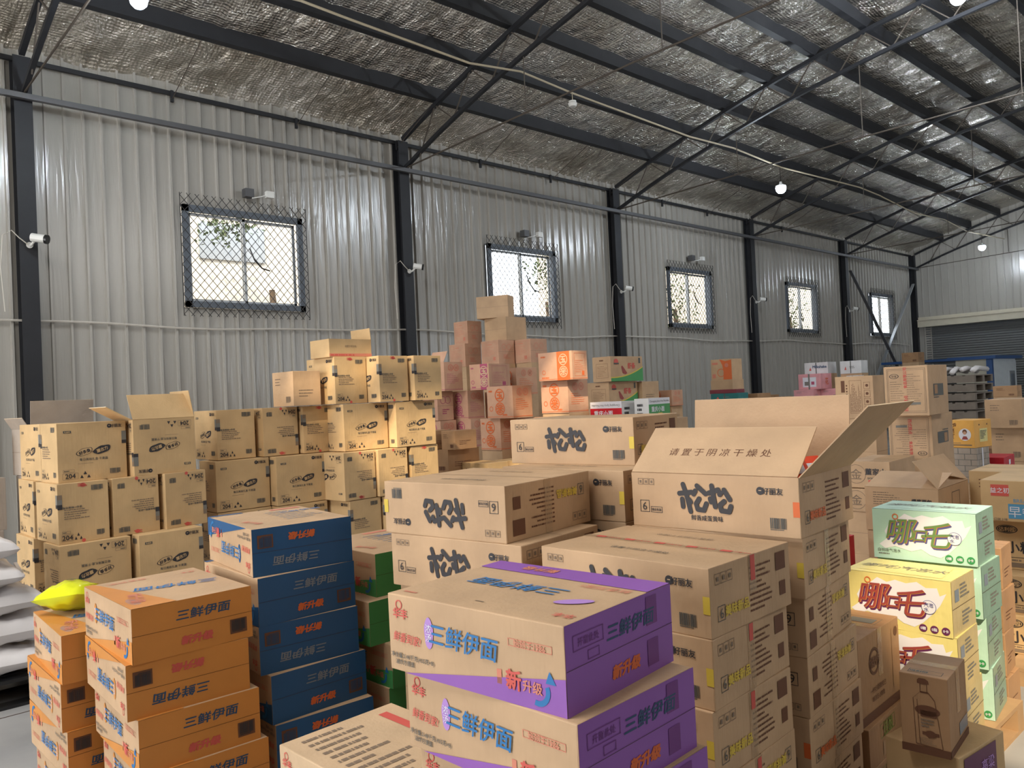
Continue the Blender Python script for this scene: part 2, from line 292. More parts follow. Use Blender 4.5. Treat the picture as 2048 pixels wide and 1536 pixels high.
# ------------------------------------------------------------------ carton styles
def logo(F, u, v, sz):      # round face mark followed by the maker's name
    F.disc(u-sz*1.75/F.w, v, sz*.55, 'ink', 1); F.rect(u-sz*1.95/F.w, v, u-sz*1.55/F.w, v+sz*.12/F.h, 'kraft_light', 2)
    F.text('好丽友', u, v, sz, 'ink', .02)
def st_noodle(mb, L, W, H, fl, col, deco):
    F, R, T = Face(mb, 'F', L, W, H, fl), Face(mb, 'R', L, W, H, fl), Face(mb, 'T', L, W, H, False)
    F.poly([(.10, 0), (1, 0), (1, .42)], col)
    F.disc(.285, .60, .012, 'ink_lilac' if col == 'purple' else col, 1, 1, 20) if 0 else None
    pts = [(.265+.028*math.cos(a)*(1+.06*math.sin(5*a)), .585+.20*math.sin(a)) for a in [2*PI*i/20 for i in range(20)]]
    F.poly(pts, 'ink_lilac' if col == 'purple' else col); F.text('浓\n汤', .265, .585, .022, 'paper', 0)
    F.text('三鲜伊面', .47, .58, .056, 'ink_blue', .014, -.03, 3, 1.0, .12, 3)
    F.ring(.075, .87, .012, .003, 'ink_red'); F.text('华丰', .085, .76, .027, 'ink_red', .025)
    F.text('鲜香到家!', .125, .45, .026, 'ink_red', .01, -.05, 2, .9, .2)
    F.text('净含量:3.48千克(435克×8)', .155, .21, .014, 'ink_greydark', .01); F.text('油炸方便面', .105, .13, .014, 'ink_greydark', .01)
    F.frame(.72, .66, .94, .75, .0016, 'ink_redfade'); F.text('始创于1986', .83, .705, .018, 'ink_redfade', .01)
    F.rect(.655, .19, .68, .36, 'ink_redfade'); F.text('新', .745, .28, .046, 'ink_red', .03, 0, 3); F.text('升级', .84, .25, .028, 'ink_redfade', .02, 0, 3)
    for i in range(7):
        a, b = -1.9+i*.33, -1.9+(i+1)*.33
        F.mb.face([F.P(.865*F.w+q*math.cos(g), .23*F.h+q*math.sin(g), 2) for q, g in ((.034, a), (.034, b), (.022, b), (.022, a))], 'ink_blue')
    F.poly([(.905, .33), (.955, .33), (.925, .47)], 'ink_blue', 2)
    R.rect(0, 0, 1, 1, col); R.rect(0, .497, 1, .503, 'seam', 2)
    dk = {'orange': 'ink_darkblue', 'blue': 'ink_silver', 'purple': 'ink_darkblue', 'green': 'ink_darkblue'}[col]
    R.text('三鲜伊面', .58, .72, .040, dk, .02, 0, 2, 1.25, .15)
    R.text('新升级', .52, .24, .032, 'ink_orange' if col != 'orange' else 'ink_red', .05, 0, 2, 1.2, .2)
    if col == 'purple':
        R.rect(.73, .6, .84, .95, 'purple_dark', 2); R.rect(.73, .1, .84, .42, 'purple_dark', 2); R.frame(.06, .68, .32, .86, .002, 'purple_dark', 2); R.text('开窗此处', .19, .77, .020, 'purple_dark', .01); R.frame(.18, .53, .28, .64, .002, 'purple_dark', 2)
    else:
        R.rect(.80, .14, .95, .42, {'orange': 'ink_brown', 'blue': 'ink_brown', 'green': 'ink_green'}[col], 2); R.bars(.815, .2, .935, .4, 'ink' if col == 'orange' else 'ink_darkblue', 12, 3)
    if deco == 'top_purple':
        T.poly([(0, .80), (1, .76), (1, 1), (0, 1)], col)
        T.text('三鲜伊面', .44, .50, .068, 'ink_blue', .012, PI, 2, 1.1, .2); T.text('鲜香到家!', .82, .70, .034, 'ink_redfade', 0, PI, 2); T.text('新升级', .33, .9, .04, 'ink_redfade', .03, PI, 2); T.text('华丰', .92, .14, .03, 'ink_red', .01, PI, 2)
        T.disc(.83, .38, .020, 'ink_lilac', 2, 2.4, 24, .6); T.scrib(.05, .06, .2, .10, 1, 'ink_redfade'); T.rect(.45, .13, .5, .14, 'ink_soft')
    elif deco == 'top_orange':
        T.poly([(0, 0), (1, 0), (1, .36), (0, .08)], col)
        T.text('三鲜伊面', .52, .58, .070, 'ink_blue', .015, -PI/2-.25, 2, 1.1, .1); T.text('新升级', .72, .16, .055, 'ink_redfade', .02, -.2, 2); T.disc(.80, .1, .02, 'ink_blue', 1, 3); T.text('鲜香到家!', .12, .32, .035, 'ink_redfade', 0, -PI/2, 2); T.text('华丰', .16, .86, .028, 'ink_red', 0, -PI/2, 2)
    elif deco == 'top_blue':
        T.scrib(.2, .5, .75, .92, 7, 'ink_silver', 3, 1, True, .25); T.text('三鲜伊面', .30, .84, .05, 'ink_blue', .01, PI/2, 2); T.text('新升级', .68, .16, .04, 'ink_redfade', .02, .3, 2); T.rect(.05, .62, .12, .95, 'ink_redfade')
        T.poly([(0, .0), (.05, 0), (.05, .35), (0, .35)], col)
    elif deco == 'top_text':
        T.scrib(.06, .12, .94, .60, 12, 'ink_soft', 9, 1, True, .42); T.rect(.10, .78, .55, .86, 'ink_red'); T.text('三鲜伊面', .88, .45, .03, 'ink', .01, PI/2)
M['ink_moss'] = simple('moss_ink', (100, 130, 78), .5); M['ink_ochre'] = simple('ochre_ink', (196, 136, 78), .5)
M['purple_dark'] = simple('dark_purple_print', (112, 52, 128), .5)
SONG = [[(568, 812), (662, 800)], [(598, 750), (622, 820), (648, 930)], [(588, 850), (592, 900)], [(704, 756), (764, 806)], [(676, 812), (690, 790)], [(716, 842), (692, 876), (702, 912), (748, 916), (768, 872)], [(640, 850), (652, 866)],
        [(790, 800), (858, 776)], [(812, 752), (822, 820), (832, 888)], [(798, 838), (804, 858)], [(900, 776), (938, 836)], [(868, 806), (876, 796)], [(898, 850), (866, 876), (876, 912), (930, 916), (944, 880)]]
def six(F, u, v, s=.05, m='ink', d='6'):
    F.frame(u-.5*s/F.w, v-.55*s/F.h, u+.5*s/F.w, v+.55*s/F.h, .0022, m); F.text(d, u, v, s*1.05, m, 0)
def st_song(mb, L, W, H, fl, flavour, accent):
    F, R, T = Face(mb, 'F', L, W, H, fl), Face(mb, 'R', L, W, H, fl), Face(mb, 'T', L, W, H, False)
    for si, st in enumerate(SONG):
        r = 17; n = 10
        for sj, ((xa, ya), (xb, yb)) in enumerate(zip(st, st[1:])):
            t = math.atan2(-(yb-ya), xb-xa); out = []
            for q in range(2*n):
                g = t-PI/2+PI*q/(n-1) if q < n else t+PI/2+PI*(q-n)/(n-1); cx, cy = (xb, yb) if q < n else (xa, ya)
                out.append(((cx-755)*.00056+.47*L+r*.00056*math.cos(g), (845-cy)*.00056+(.56 if flavour else .52)*H+r*.00056*math.sin(g)))
            F.poly([(p/L, q_/H) for p, q_ in out], 'ink', 2+.05*si+.06*(sj % 2))
    if flavour: F.text('鲜香咸蛋黄味', .48, .23, .022, 'ink', .012)
    F.icons(.045, .78, .022, 3); six(F, .085, .38, .042); F.frame(.125, .27, .20, .38, .0018, 'ink'); F.text('储运包装', .162, .325, .011, 'ink', .02)
    logo(F, .86, .76, .026); F.bars(.84, .14, .93, .32, 'ink_greydark')
    R.icons(.06, .74, .03, 3, 'ink_soft'); six(R, .12, .32, .042, 'ink_greydark'); R.text('美味新品', .30, .33, .036, accent, .03)
    R.scrib(.46, .14, .76, .86, 9, 'ink_brown', 4, 1, False, .38); R.rect(.80, .62, .93, .90, 'ink_brown'); R.rect(.84, .22, .92, .44, 'ink_brown')
    F.rect(.965, .35, 1, .6, accent)
    T.rect(0, .497, 1, .503, 'seam'); T.text('请置于阴凉干燥处', .5, .24, .030, 'ink_greydark', 0, 0, 2); T.text('请置于阴凉干燥处', .5, .78, .030, 'ink_soft', 0, PI, 2)
def blob(F, u, v, r, mat, k, sx=1.5, rot=.35):
    c, d = math.cos(rot), math.sin(rot); n = 28; P = []
    for i in range(n):
        a = 2*PI*i/n; q = r*(1+.12*math.cos(2*a+.6)+.05*math.sin(5*a)); x, y = q*sx*math.cos(a), q*.8*math.sin(a)
        P.append(F.P(u*F.w+x*c-y*d, v*F.h+x*d+y*c, k))
    F.mb.face(P, mat)
def st_204(mb, L, W, H, fl, logo_front, red):
    F, R = Face(mb, 'F', L, W, H, fl), Face(mb, 'R', L, W, H, fl)
    A, B = (F, R) if logo_front else (R, F)
    blob(A, .38, .50, .033, 'ink', 1); blob(A, .38, .50, .030, 'kraft_yellow', 2); A.text('好多鱼', .38, .5, .026, 'ink', .03, .3, 3)
    A.text('×', .50, .49, .02, 'ink', .01); blob(A, .635, .52, .036, 'ink', 1); A.text('蘑古力', .635, .52, .026, 'kraft_yellow', .03, .3, 2)
    A.text('每日美味礼盒·干果篇', .51, .37, .020, 'ink_greydark', .01); A.rect(.28, .30, .5, .304, 'ink_soft')
    logo(A, .85, .92, .026); A.rect(.09, .83, .2, .87, 'ink_greydark'); A.text('礼盒装', .145, .85, .012, 'kraft_yellow', .02)
    for X in (A, B):
        X.text('204', .17, .105, .044, 'ink', .02); X.frame(.06, .05, .28, .155, .0016, 'ink_soft'); X.frame(.07, .17, .23, .215, .0016, 'ink_soft'); X.scrib(.085, .18, .22, .205, 1, 'ink_greydark')
        for p, q in ((.33, .075), (.38, .135), (.43, .075)): X.poly([(p-.025, q-.018), (p+.025, q-.018), (p, q+.036)], 'ink')
        X.bars(.74, .10, .90, .18, 'ink_greydark')
    B.scrib(.12, .40, .62, .62, 6, 'ink_soft', 2, 1, False, .4); B.text('每日美味 · 干果', .28, .60, .018, 'ink_greydark', .01); B.bars(.66, .86, .9, .94, 'ink_greydark')
    B.rect(.0, .66, .09, .74, 'ink_grey'); B.rect(0, .74, .09, .82, 'ink_soft'); B.rect(0, .58, .09, .66, 'ink'); A.rect(.93, .66, 1, .82, 'ink_grey'); A.rect(.93, .60, 1, .66, 'ink')
    if red: B.disc(.5, .955, .013, 'ink_red', 1, 1.4); B.scrib(.4, .93, .6, .99, 2, 'ink_red', 6); B.disc(.48, .03, .012, 'ink_red')
def st_soda(mb, L, W, H, fl, col, inks, part):
    F, R, T = Face(mb, 'F', L, W, H), Face(mb, 'R', L, W, H), Face(mb, 'T', L, W, H)
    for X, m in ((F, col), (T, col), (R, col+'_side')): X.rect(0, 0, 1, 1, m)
    rd = random.Random(3); P = []
    for i in range(9): P.append((.06+.9*i/8*.8+.02, .10+.10*rd.random()))
    P.append((.80, .12)); 
    up = [(.96, .78), (.9, .72), (.88, .86), (.78, .84), (.7, .93), (.6, .88), (.5, .92), (.42, .86), (.33, .93), (.25, .80), (.17, .72), (.12, .55), (.15, .42), (.06, .28)]
    lo = [(.12, .20), (.22, .26), (.38, .18), (.48, .24), (.56, .14), (.66, .10), (.74, .2), (.82, .36), (.9, .55)]
    F.poly(lo+up, 'paper', 2)
    a, b, c = inks
    for ch, u, v, z in (('哪', .29, .57, .128), ('口', .475, .50, .066), ('乇', .635, .54, .128)):
        F.text(ch, u+.012, v-.03, z, c, .02, .03, 3, 1.1, .25, 3); F.text(ch, u+.003, v, z, b, .012, .03, 4, 1.1, .25, 3); F.text(ch, u, v+.008, z, a, .004, .03, 5, 1.1, .25, 3)
    F.text('ᔓ', .22, .85, .04, 'ink_orange', .01, .3, 3) if 0 else F.ring(.235, .86, .014, .004, 'ink_orange', 3)
    F.ring(.80, .50, .030, .0024, 'ink_violet', 4); F.disc(.80, .50, .028, 'paper', 5); F.text('汽泡\n水', .80, .50, .020, 'ink_violet', .01, 0, 6)
    dk = 'ink_green' if col == 'mint' else 'ink_purple'
    for i, t in enumerate(('0糖', '0脂', '0卡')): F.disc(.74+.10*i, .11, .0165, dk, 3); F.text(t, .74+.10*i, .11, .015, 'paper', .02, 0, 4)
    F.text('白桃味气泡水', .16, .17, .018, 'ink_greydark', 0, 0, 3); F.scrib(.05, .08, .24, .12, 1, 'ink_grey', 3, 3)
    T.poly([(.1, .15), (.9, .12), (.85, .9), (.15, .86)], 'paper_grey' if 0 else col, 2); T.text('哪吒汽泡水', .48, .5, .075, 'ink_grey', -.005, 0, 3, 1.0, .3)
    R.rect(0, .495, 1, .505, 'seam', 2); R.scrib(.35, .62, .85, .9, 4, 'ink_grey', 5, 2); R.rect(.12, .60, .30, .82, 'ink_silver', 2); R.scrib(.4, .12, .85, .4, 4, 'ink_grey', 8, 2)
def st_liquor_seal(mb, L, W, H, fl):
    F, R, T = Face(mb, 'F', L, W, H), Face(mb, 'R', L, W, H), Face(mb, 'T', L, W, H)
    R.rect(0, 0, 1, .11, 'ink_brown'); F.rect(0, 0, 1, .11, 'ink_brown'); R.ring(.36, .66, .055, .012, 'ink_brown', 1, 1); R.text('酒坊', .36, .66, .048, 'ink_brown', .03, PI/2*0)
    R.text('一杯好酒敬知己', .42, .34, .024, 'ink_brown', .01); R.text('源自匠心酿造', .42, .24, .022, 'ink_brown', .01); R.rect(.80, .2, .99, .9, 'kraft_brown'); R.disc(.9, .85, .02, 'ink_brown', 2)
    T.frame(.45, .55, .9, .8, .002, 'ink_grey'); T.rect(.5, .6, .85, .75, 'ink_grey')
def st_liquor_bottle(mb, L, W, H, fl):
    F, R, T = Face(mb, 'F', L, W, H), Face(mb, 'R', L, W, H), Face(mb, 'T', L, W, H)
    for X in (F, R): X.rect(0, 0, 1, .10, 'ink_brown')
    F.poly([(.38, .90), (.62, .90), (.61, .94), (.55, .965), (.42, .965), (.38, .94)], 'ink_brown'); F.frame(.43, .79, .58, .90, .002, 'ink_brown'); F.rect(.43, .78, .60, .80, 'ink_brown')
    for a, b in (((.43, .79), (.28, .70)), ((.28, .70), (.30, .12)), ((.60, .79), (.72, .70)), ((.72, .70), (.84, .10)), ((.30, .12), (.84, .10)), ((.36, .69), (.38, .12))):
        (x0, y0), (x1, y1) = a, b; d = .005; F.poly([(x0-d, y0-d), (x1-d, y1-d), (x1+d, y1+d), (x0+d, y0+d)], 'ink_brown')
    F.disc(.56, .56, .018, 'ink_brown', 1, 2.2); F.rect(.42, .48, .74, .56, 'ink_brown'); F.scrib(.42, .34, .7, .46, 3, 'ink_soft', 4); F.rect(.44, .25, .78, .29, 'ink_brown'); F.disc(.61, .27, .012, 'ink_brown', 2, 1.4)
    F.scrib(.38, .13, .8, .22, 4, 'ink_soft', 5, 1, False, .25)
    T.frame(.15, .08, .85, .22, .002, 'ink'); T.scrib(.18, .1, .82, .2, 1, 'ink_greydark', 4)
    R.rect(.5, .14, .95, .3, 'ink_silver')
def st_liquor_plain(mb, L, W, H, fl):
    F, R, T = Face(mb, 'F', L, W, H), Face(mb, 'R', L, W, H), Face(mb, 'T', L, W, H)
    R.frame(.3, .55, .7, .9, .0025, 'ink_olive'); R.text('佳酿', .5, .73, .06, 'ink_olive', .02); F.scrib(.2, .6, .8, .9, 4, 'ink_soft'); R.rect(.35, .1, .7, .45, 'kraft_in'); T.text('佳酿', .4, .5, .05, 'ink_olive', 0, .8)
def st_corn(mb, L, W, H, fl, ink, band, both):
    F, R = Face(mb, 'F', L, W, H, fl), Face(mb, 'R', L, W, H, fl)
    if band: F.rect(.56, 0, .93, 1, ink); a, u = 'kraft_light', .745
    else: a, u = ink, .5
    r = H*.2
    F.ring(u, .72, r, r*.16, a, 2); F.text('玉', u, .72, r*1.3, a, .04, 0, 3); F.ring(u, .30, r, r*.16, a, 2); F.text('米', u, .30, r*1.3, a, .03, 0, 3)
    for i in range(10): F.disc(u+r*.62*math.cos(i*.628)/F.w, .30+r*.62*math.sin(i*.628)/F.h, r*.13, a, 3, 1, 8)
    F.scrib(.08, .8, .34, .9, 1, ink); F.ring(.16, .3, r*.4, r*.1, ink); F.scrib(.6 if not band else .1, .06, .92 if not band else .5, .16, 1, ink)
    F.rect(0, .04, 1, .055, ink); R.rect(0, .04, 1, .055, ink)
    if both: R.ring(.36, .80, r*.6, r*.14, 'ink_redfade'); R.ring(.66, .80, r*.6, r*.14, 'ink_redfade'); R.text('玉', .36, .80, r*.7, 'ink_redfade', .01); R.text('米', .66, .80, r*.7, 'ink_redfade', .01); R.scrib(.15, .25, .85, .62, 6, ink, 4, 1, False, .25)
    else: R.frame(.15, .12, .85, .92, .003, ink); R.scrib(.2, .25, .8, .7, 7, ink, 4, 1, False, .2); R.rect(.62, .15, .78, .3, ink)
def st_form(mb, L, W, H, fl, ink, seed):
    F, R = Face(mb, 'F', L, W, H, fl), Face(mb, 'R', L, W, H, fl)
    F.frame(.1, .1, .9, .92, .0025, ink); F.scrib(.15, .35, .85, .75, 7, ink, seed, 1, False, .2); F.ring(.3, .83, .02, .004, ink); F.scrib(.4, .8, .8, .86, 1, ink, seed); F.rect(.68, .15, .82, .3, ink)
    R.ring(.35, .7, H*.13, .006, ink); R.ring(.65, .7, H*.13, .006, ink); R.scrib(.3, .2, .75, .4, 3, ink, seed+1); R.rect(0, .5, 1, .506, 'ink_soft')
def st_plain(mb, L, W, H, fl, ink='ink_soft', seed=1):
    F, R, T = Face(mb, 'F', L, W, H, fl), Face(mb, 'R', L, W, H, fl), Face(mb, 'T', L, W, H)
    F.scrib(.15, .6, .6, .85, 3, ink, seed, 1, False, .3); F.bars(.65, .12, .88, .28, ink); R.scrib(.2, .25, .75, .5, 3, ink, seed+3, 1, False, .3); T.rect(0, .495, 1, .505, 'seam')
def st_redband(mb, L, W, H, fl):
    F, R = Face(mb, 'F', L, W, H), Face(mb, 'R', L, W, H)
    R.rect(0, .04, 1, .2, 'ink_redfade'); R.scrib(.03, .05, .97, .19, 1, 'ink_red', 3, 2); R.text('请置于阴凉处', .5, .6, .02, 'ink_soft')
def st_blank(mb, L, W, H, fl):
    Face(mb, 'F', L, W, H).rect(0, .497, 1, .503, 'ink_soft')
def st_shrimp(mb, L, W, H, fl, face):
    F, R = Face(mb, 'F', L, W, H), Face(mb, 'R', L, W, H)
    A, B = (R, F) if face == 'R' else (F, R)
    pts = [(0, .13)]+[(x/10, .13+.42*(x/10)**2.2) for x in range(1, 11)]
    A.poly([(0, 0), (1, 0)]+[(p, q+.04) for p, q in pts[::-1]], 'ink_yellow'); A.poly([(0, 0), (1, 0)]+pts[::-1], 'green', 2)
    A.text('虾条', .64, .62, H*.26, 'ink_red', .03); A.disc(.17, .78, H*.12, 'ink_red', 1, 1.2); A.rect(.1, .68, .25, .74, 'ink_greydark', 2); A.rect(.87, .72, .93, .94, 'ink_greydark')
    A.poly([(.32, .6), (.36, .62), (.5, .32), (.44, .27), (.36, .32)], 'ink_wine', 2)
    B.frame(.2, .15, .85, .72, .003, 'ink_brown'); B.scrib(.27, .22, .8, .65, 7, 'ink_brown', 3, 1, False, .2); B.scrib(.4, .8, .8, .9, 1, 'ink_brown')
def st_doc(mb, L, W, H, fl):     # framed panel with lines of print, red sealing strip
    F, R = Face(mb, 'F', L, W, H, fl), Face(mb, 'R', L, W, H, fl)
    F.frame(.07, .06, .95, .95, .003, 'ink_soft'); F.frame(.10, .09, .92, .92, .002, 'ink_soft'); F.scrib(.14, .3, .48, .72, 9, 'ink_soft', 2, 1, False, .2); F.scrib(.52, .2, .86, .86, 15, 'ink_soft', 3, 1, False, .2)
    F.ring(.24, .80, .02, .003, 'ink', 1, 1.9); F.text('珍宝', .24, .80, .022, 'ink'); F.rect(.56, .22, .82, .27, 'ink_grey')
    F.text('食品有限公司', .49, .76, .03, 'ink_red', .02, PI/2); F.text('西式糕点', .49, .25, .034, 'ink_red', .02, PI/2)
    R.rect(.25, .38, .75, .62, 'ink_greydark'); R.scrib(.25, .33, .75, .37, 1, 'ink_greydark'); R.rect(.3, .42, .45, .6, 'kraft_brown', 2)
def st_care(mb, L, W, H, fl):
    F, R = Face(mb, 'F', L, W, H, fl), Face(mb, 'R', L, W, H, fl)
    for i in range(4): F.frame(.76, .12+.19*i, .92, .28+.19*i, .0025, 'ink_brown'); F.disc(.84, .2+.19*i, .014, 'ink_brown')
    F.frame(.38, .12, .70, .9, .0025, 'ink_brown'); F.scrib(.4, .15, .68, .88, 8, 'ink_brown', 4, 1, True, .3); F.rect(.16, .62, .26, .9, 'ink_brown'); F.rect(.14, .1, .24, .26, 'ink_brown')
    for i in range(5): F.disc(.31, .5+.07*i, .008, 'ink_brown')
def st_bread(mb, L, W, H, fl):
    F, R = Face(mb, 'F', L, W, H), Face(mb, 'R', L, W, H)
    F.text('爆酱面包', .78, .72, .030, 'ink', .03); F.scrib(.12, .6, .55, .92, 6, 'ink_soft', 4, 1, False, .3); R.text('C', .2, .6, .07, 'ink_soft'); R.frame(.42, .3, .68, .85, .004, 'ink_greydark')
def st_dong(mb, L, W, H, fl):
    F, R = Face(mb, 'F', L, W, H, fl), Face(mb, 'R', L, W, H, fl)
    F.ring(.22, .52, .075, .003, 'ink_soft'); F.text('金', .22, .52, .09, 'ink_soft', 0); F.text('董家火', .68, .62, .055, 'ink', .02); F.text('DONGJIAHUO', .68, .36, .02, 'ink_greydark', .01); F.rect(.5, .18, .9, .30, 'ink_red')
def st_breakfast(mb, L, W, H, fl):
    F, R = Face(mb, 'F', L, W, H), Face(mb, 'R', L, W, H)
    F.rect(.18, .62, .48, .90, 'ink_red'); F.text('益之初', .33, .76, .034, 'paper', .01); F.rect(.46, .08, 1, .60, 'ink_cyan'); F.rect(.46, .44, 1, .60, 'kraft_yellow', 2)
    F.text('BREAKFAST', .80, .52, .030, 'ink_cyan', .0, 0, 3); F.text('早餐', .68, .25, .07, 'paper', 0, 0, 2); F.text('一口就上味', .3, .05, .018, 'ink_greydark')
def st_dali(mb, L, W, H, fl):
    F, R = Face(mb, 'F', L, W, H), Face(mb, 'R', L, W, H)
    F.disc(.33, .80, .026, 'ink', 1, 2.2); F.ring(.33, .80, .022, .0015, 'kraft_yellow', 2, 2.3); F.text('达利园', .33, .80, .028, 'kraft_yellow', .02, 0, 3); F.text('麦小糕', .42, .45, .075, 'ink', .02)
    F.scrib(.18, .16, .9, .22, 1, 'ink_soft'); F.rect(.22, .05, .95, .14, 'ink_soft'); F.frame(.15, .24, .9, .25, .002, 'ink')
def st_portrait(mb, L, W, H, fl):
    F, R = Face(mb, 'F', L, W, H), Face(mb, 'R', L, W, H)
    F.disc(.66, .48, H*.22, 'paper'); F.disc(.66, .58, H*.09, 'ink_brown', 2, .9); F.disc(.66, .54, H*.06, 'kraft_pink', 3); F.poly([(.54, .30), (.78, .30), (.72, .42), (.60, .42)], 'ink_wine', 2)
    F.text('鸡蛋仔', .18, .62, H*.2, 'ink_brown', .01, PI/2); F.text('香', .3, .84, H*.14, 'ink_brown', .01); F.rect(.12, .08, .9, .12, 'ink_soft'); F.rect(.12, .16, .5, .18, 'ink_soft')
    R.rect(.3, .2, .75, .68, 'lemon'); R.scrib(.34, .3, .7, .62, 6, 'ink_greydark', 3, 2); R.disc(.3, .82, H*.03, 'ink'); R.disc(.75, .82, H*.03, 'ink')
def st_sakura(mb, L, W, H, fl):
    F, R = Face(mb, 'F', L, W, H), Face(mb, 'R', L, W, H)
    F.rect(.2, .15, .8, .78, 'paper'); F.rect(.28, .25, .46, .5, 'ink_grey', 2); F.rect(.58, .3, .72, .5, 'ink_magenta', 2); F.rect(.45, 0, .52, 1, 'ink_grey', 3); R.text('花', .55, .5, H*.5, 'ink_orange', .01)
def st_orangeflower(mb, L, W, H, fl):
    F, R = Face(mb, 'F', L, W, H), Face(mb, 'R', L, W, H)
    F.poly([(.42, 1), (.55, .72), (.6, .4), (.58, .02), (.98, .02), (.98, .95), (.7, .9)], 'ink_orange'); F.ring(.48, .35, H*.2, .012, 'ink_orange', 2); F.disc(.75, .7, H*.1, 'ink_redfade', 2); F.rect(.06, .75, .34, .85, 'ink_redfade'); F.rect(.06, .1, .22, .3, 'ink_redfade')
def st_hot(mb, L, W, H, fl, col, word):
    F, R, T = Face(mb, 'F', L, W, H), Face(mb, 'R', L, W, H), Face(mb, 'T', L, W, H)
    X = F if L > W else R
    X.rect(0, 0, 1, .72, col); X.rect(0, .72, 1, 1, 'paper'); X.text('Chongqing Spicy Hot Noodles', .5, .85, .03, 'ink_greydark', 0, PI if col == 'red_card' else 0, 2, width=.9*X.w)
    X.text(word, .42, .5, H*.26, 'paper', .02); X.rect(.42, .05, .62, .32, 'ink_yellow', 2); X.rect(.47, .12, .57, .25, 'ink', 3)
    Y = R if X is F else F; Y.scrib(.2, .2, .9, .8, 3, 'ink')
def st_milk(mb, L, W, H, fl, word):
    F, R = Face(mb, 'F', L, W, H), Face(mb, 'R', L, W, H)
    F.text(word, .65, .62, H*.32, 'ink_darkblue', .03) if word else F.scrib(.45, .4, .9, .6, 2, 'ink_grey'); F.poly([(.2, .3), (.3, .3), (.26, .6)], 'ink_red'); F.rect(.48, .02, .52, .98, 'ink_greydark', 2)
def st_grid(mb, L, W, H, fl):
    F, R = Face(mb, 'F', L, W, H), Face(mb, 'R', L, W, H)
    for X in (F, R):
        for i in range(1, 6): X.rect(0, i/6-.008, 1, i/6+.008, 'ink_grey')
        for i in range(6):
            for j in range(3): X.rect((j+.5*(i % 2))/3, i/6, (j+.5*(i % 2))/3+.02, (i+1)/6, 'ink_grey')
    R.rect(.4, 0, .5, 1, 'paper', 2)
def st_plumlabel(mb, L, W, H, fl):
    F, R = Face(mb, 'F', L, W, H), Face(mb, 'R', L, W, H)
    R.rect(.1, .1, .8, .95, 'ink_purple'); R.text('高粱', .6, .7, .05, 'ink_lilac', .01); R.scrib(.2, .2, .6, .4, 3, 'ink_lilac', 3, 2)
def st_red(mb, L, W, H, fl):
    F, R = Face(mb, 'F', L, W, H), Face(mb, 'R', L, W, H)
    R.rect(.45, .5, .62, .78, 'paper'); F.text('喜', .5, .5, H*.4, 'ink_redfade', .01)
STY = {
 'purple': (st_noodle, 'kraft', ('purple', 'top_purple')), 'purple2': (st_noodle, 'kraft', ('purple', '')), 'purple_t': (st_noodle, 'kraft_light', ('purple', 'top_text')),
 'orange': (st_noodle, 'kraft', ('orange', 'top_orange')), 'blue': (st_noodle, 'kraft', ('blue', 'top_blue')), 'green': (st_noodle, 'kraft', ('green', 'top_blue')),
 'song': (st_song, 'kraft', (False, 'ink_yellow')), 'song_y': (st_song, 'kraft', (True, 'ink_orange')),
 'gA': (st_204, 'kraft_yellow', (True, False)), 'gB': (st_204, 'kraft_yellow', (False, False)), 'gAr': (st_204, 'kraft_yellow', (True, True)), 'gBr': (st_204, 'kraft_yellow', (False, True)),
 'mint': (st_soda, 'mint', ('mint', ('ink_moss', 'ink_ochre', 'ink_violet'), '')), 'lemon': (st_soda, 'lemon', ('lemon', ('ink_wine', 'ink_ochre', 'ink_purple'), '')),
 'seal': (st_liquor_seal, 'kraft_brown', ()), 'bottle': (st_liquor_bottle, 'kraft_brown', ()), 'liq': (st_liquor_plain, 'kraft_brown', ()), 'plum': (st_plumlabel, 'kraft_yellow', ()),
 'corn': (st_corn, 'kraft_pink', ('ink_orange', False, True)), 'cornband': (st_corn, 'kraft_pink', ('ink_orange', True, False)), 'cornmag': (st_corn, 'kraft_pink', ('ink_magenta', True, False)), 'cornpink': (st_corn, 'kraft_pink', ('ink_magenta', False, True)),
 'form': (st_form, 'kraft_pink', ('ink_redfade', 4)), 'formp': (st_form, 'kraft_pink', ('ink_magenta', 7)), 'plain': (st_plain, 'kraft', ()), 'redband': (st_redband, 'kraft_yellow', ()), 'plainb': (st_plain, 'kraft_brown', ('ink_brown', 5)), 'plainy': (st_plain, 'kraft_yellow', ('ink_brown', 8)), 'blank': (st_blank, 'kraft', ()),
 'shrimpR': (st_shrimp, 'kraft', ('R',)), 'doc': (st_doc, 'kraft', ()), 'care': (st_care, 'kraft', ()), 'bread': (st_bread, 'kraft', ()), 'dong': (st_dong, 'kraft', ()),
 'breakfast': (st_breakfast, 'kraft_yellow', ()), 'dali': (st_dali, 'kraft_yellow', ()), 'portrait': (st_portrait, 'yellow_card', ()), 'sakura': (st_sakura, 'pink_card', ()), 'pinkp': (st_plain, 'pink_card', ('ink_grey', 3)),
 'oflower': (st_orangeflower, 'kraft', ()), 'hotred': (st_hot, 'white_card', ('red_card', '重庆小面')), 'hotgreen': (st_hot, 'white_card', ('green', '重庆小面')),
 'milk': (st_milk, 'white_card', ('Milkshake',)), 'milkp': (st_milk, 'white_card', ('',)), 'grid': (st_grid, 'grey_card', ()), 'red': (st_red, 'red_card', ()), 'teal': (st_milk, 'teal_card', ('',)), 'maroon': (st_blank, 'maroon_card', ()), 'grey': (st_blank, 'grey_card', ()), 'amber': (st_plain, 'yellow_card', ('ink_brown', 2)),
}
_body, _prn = {}, {}
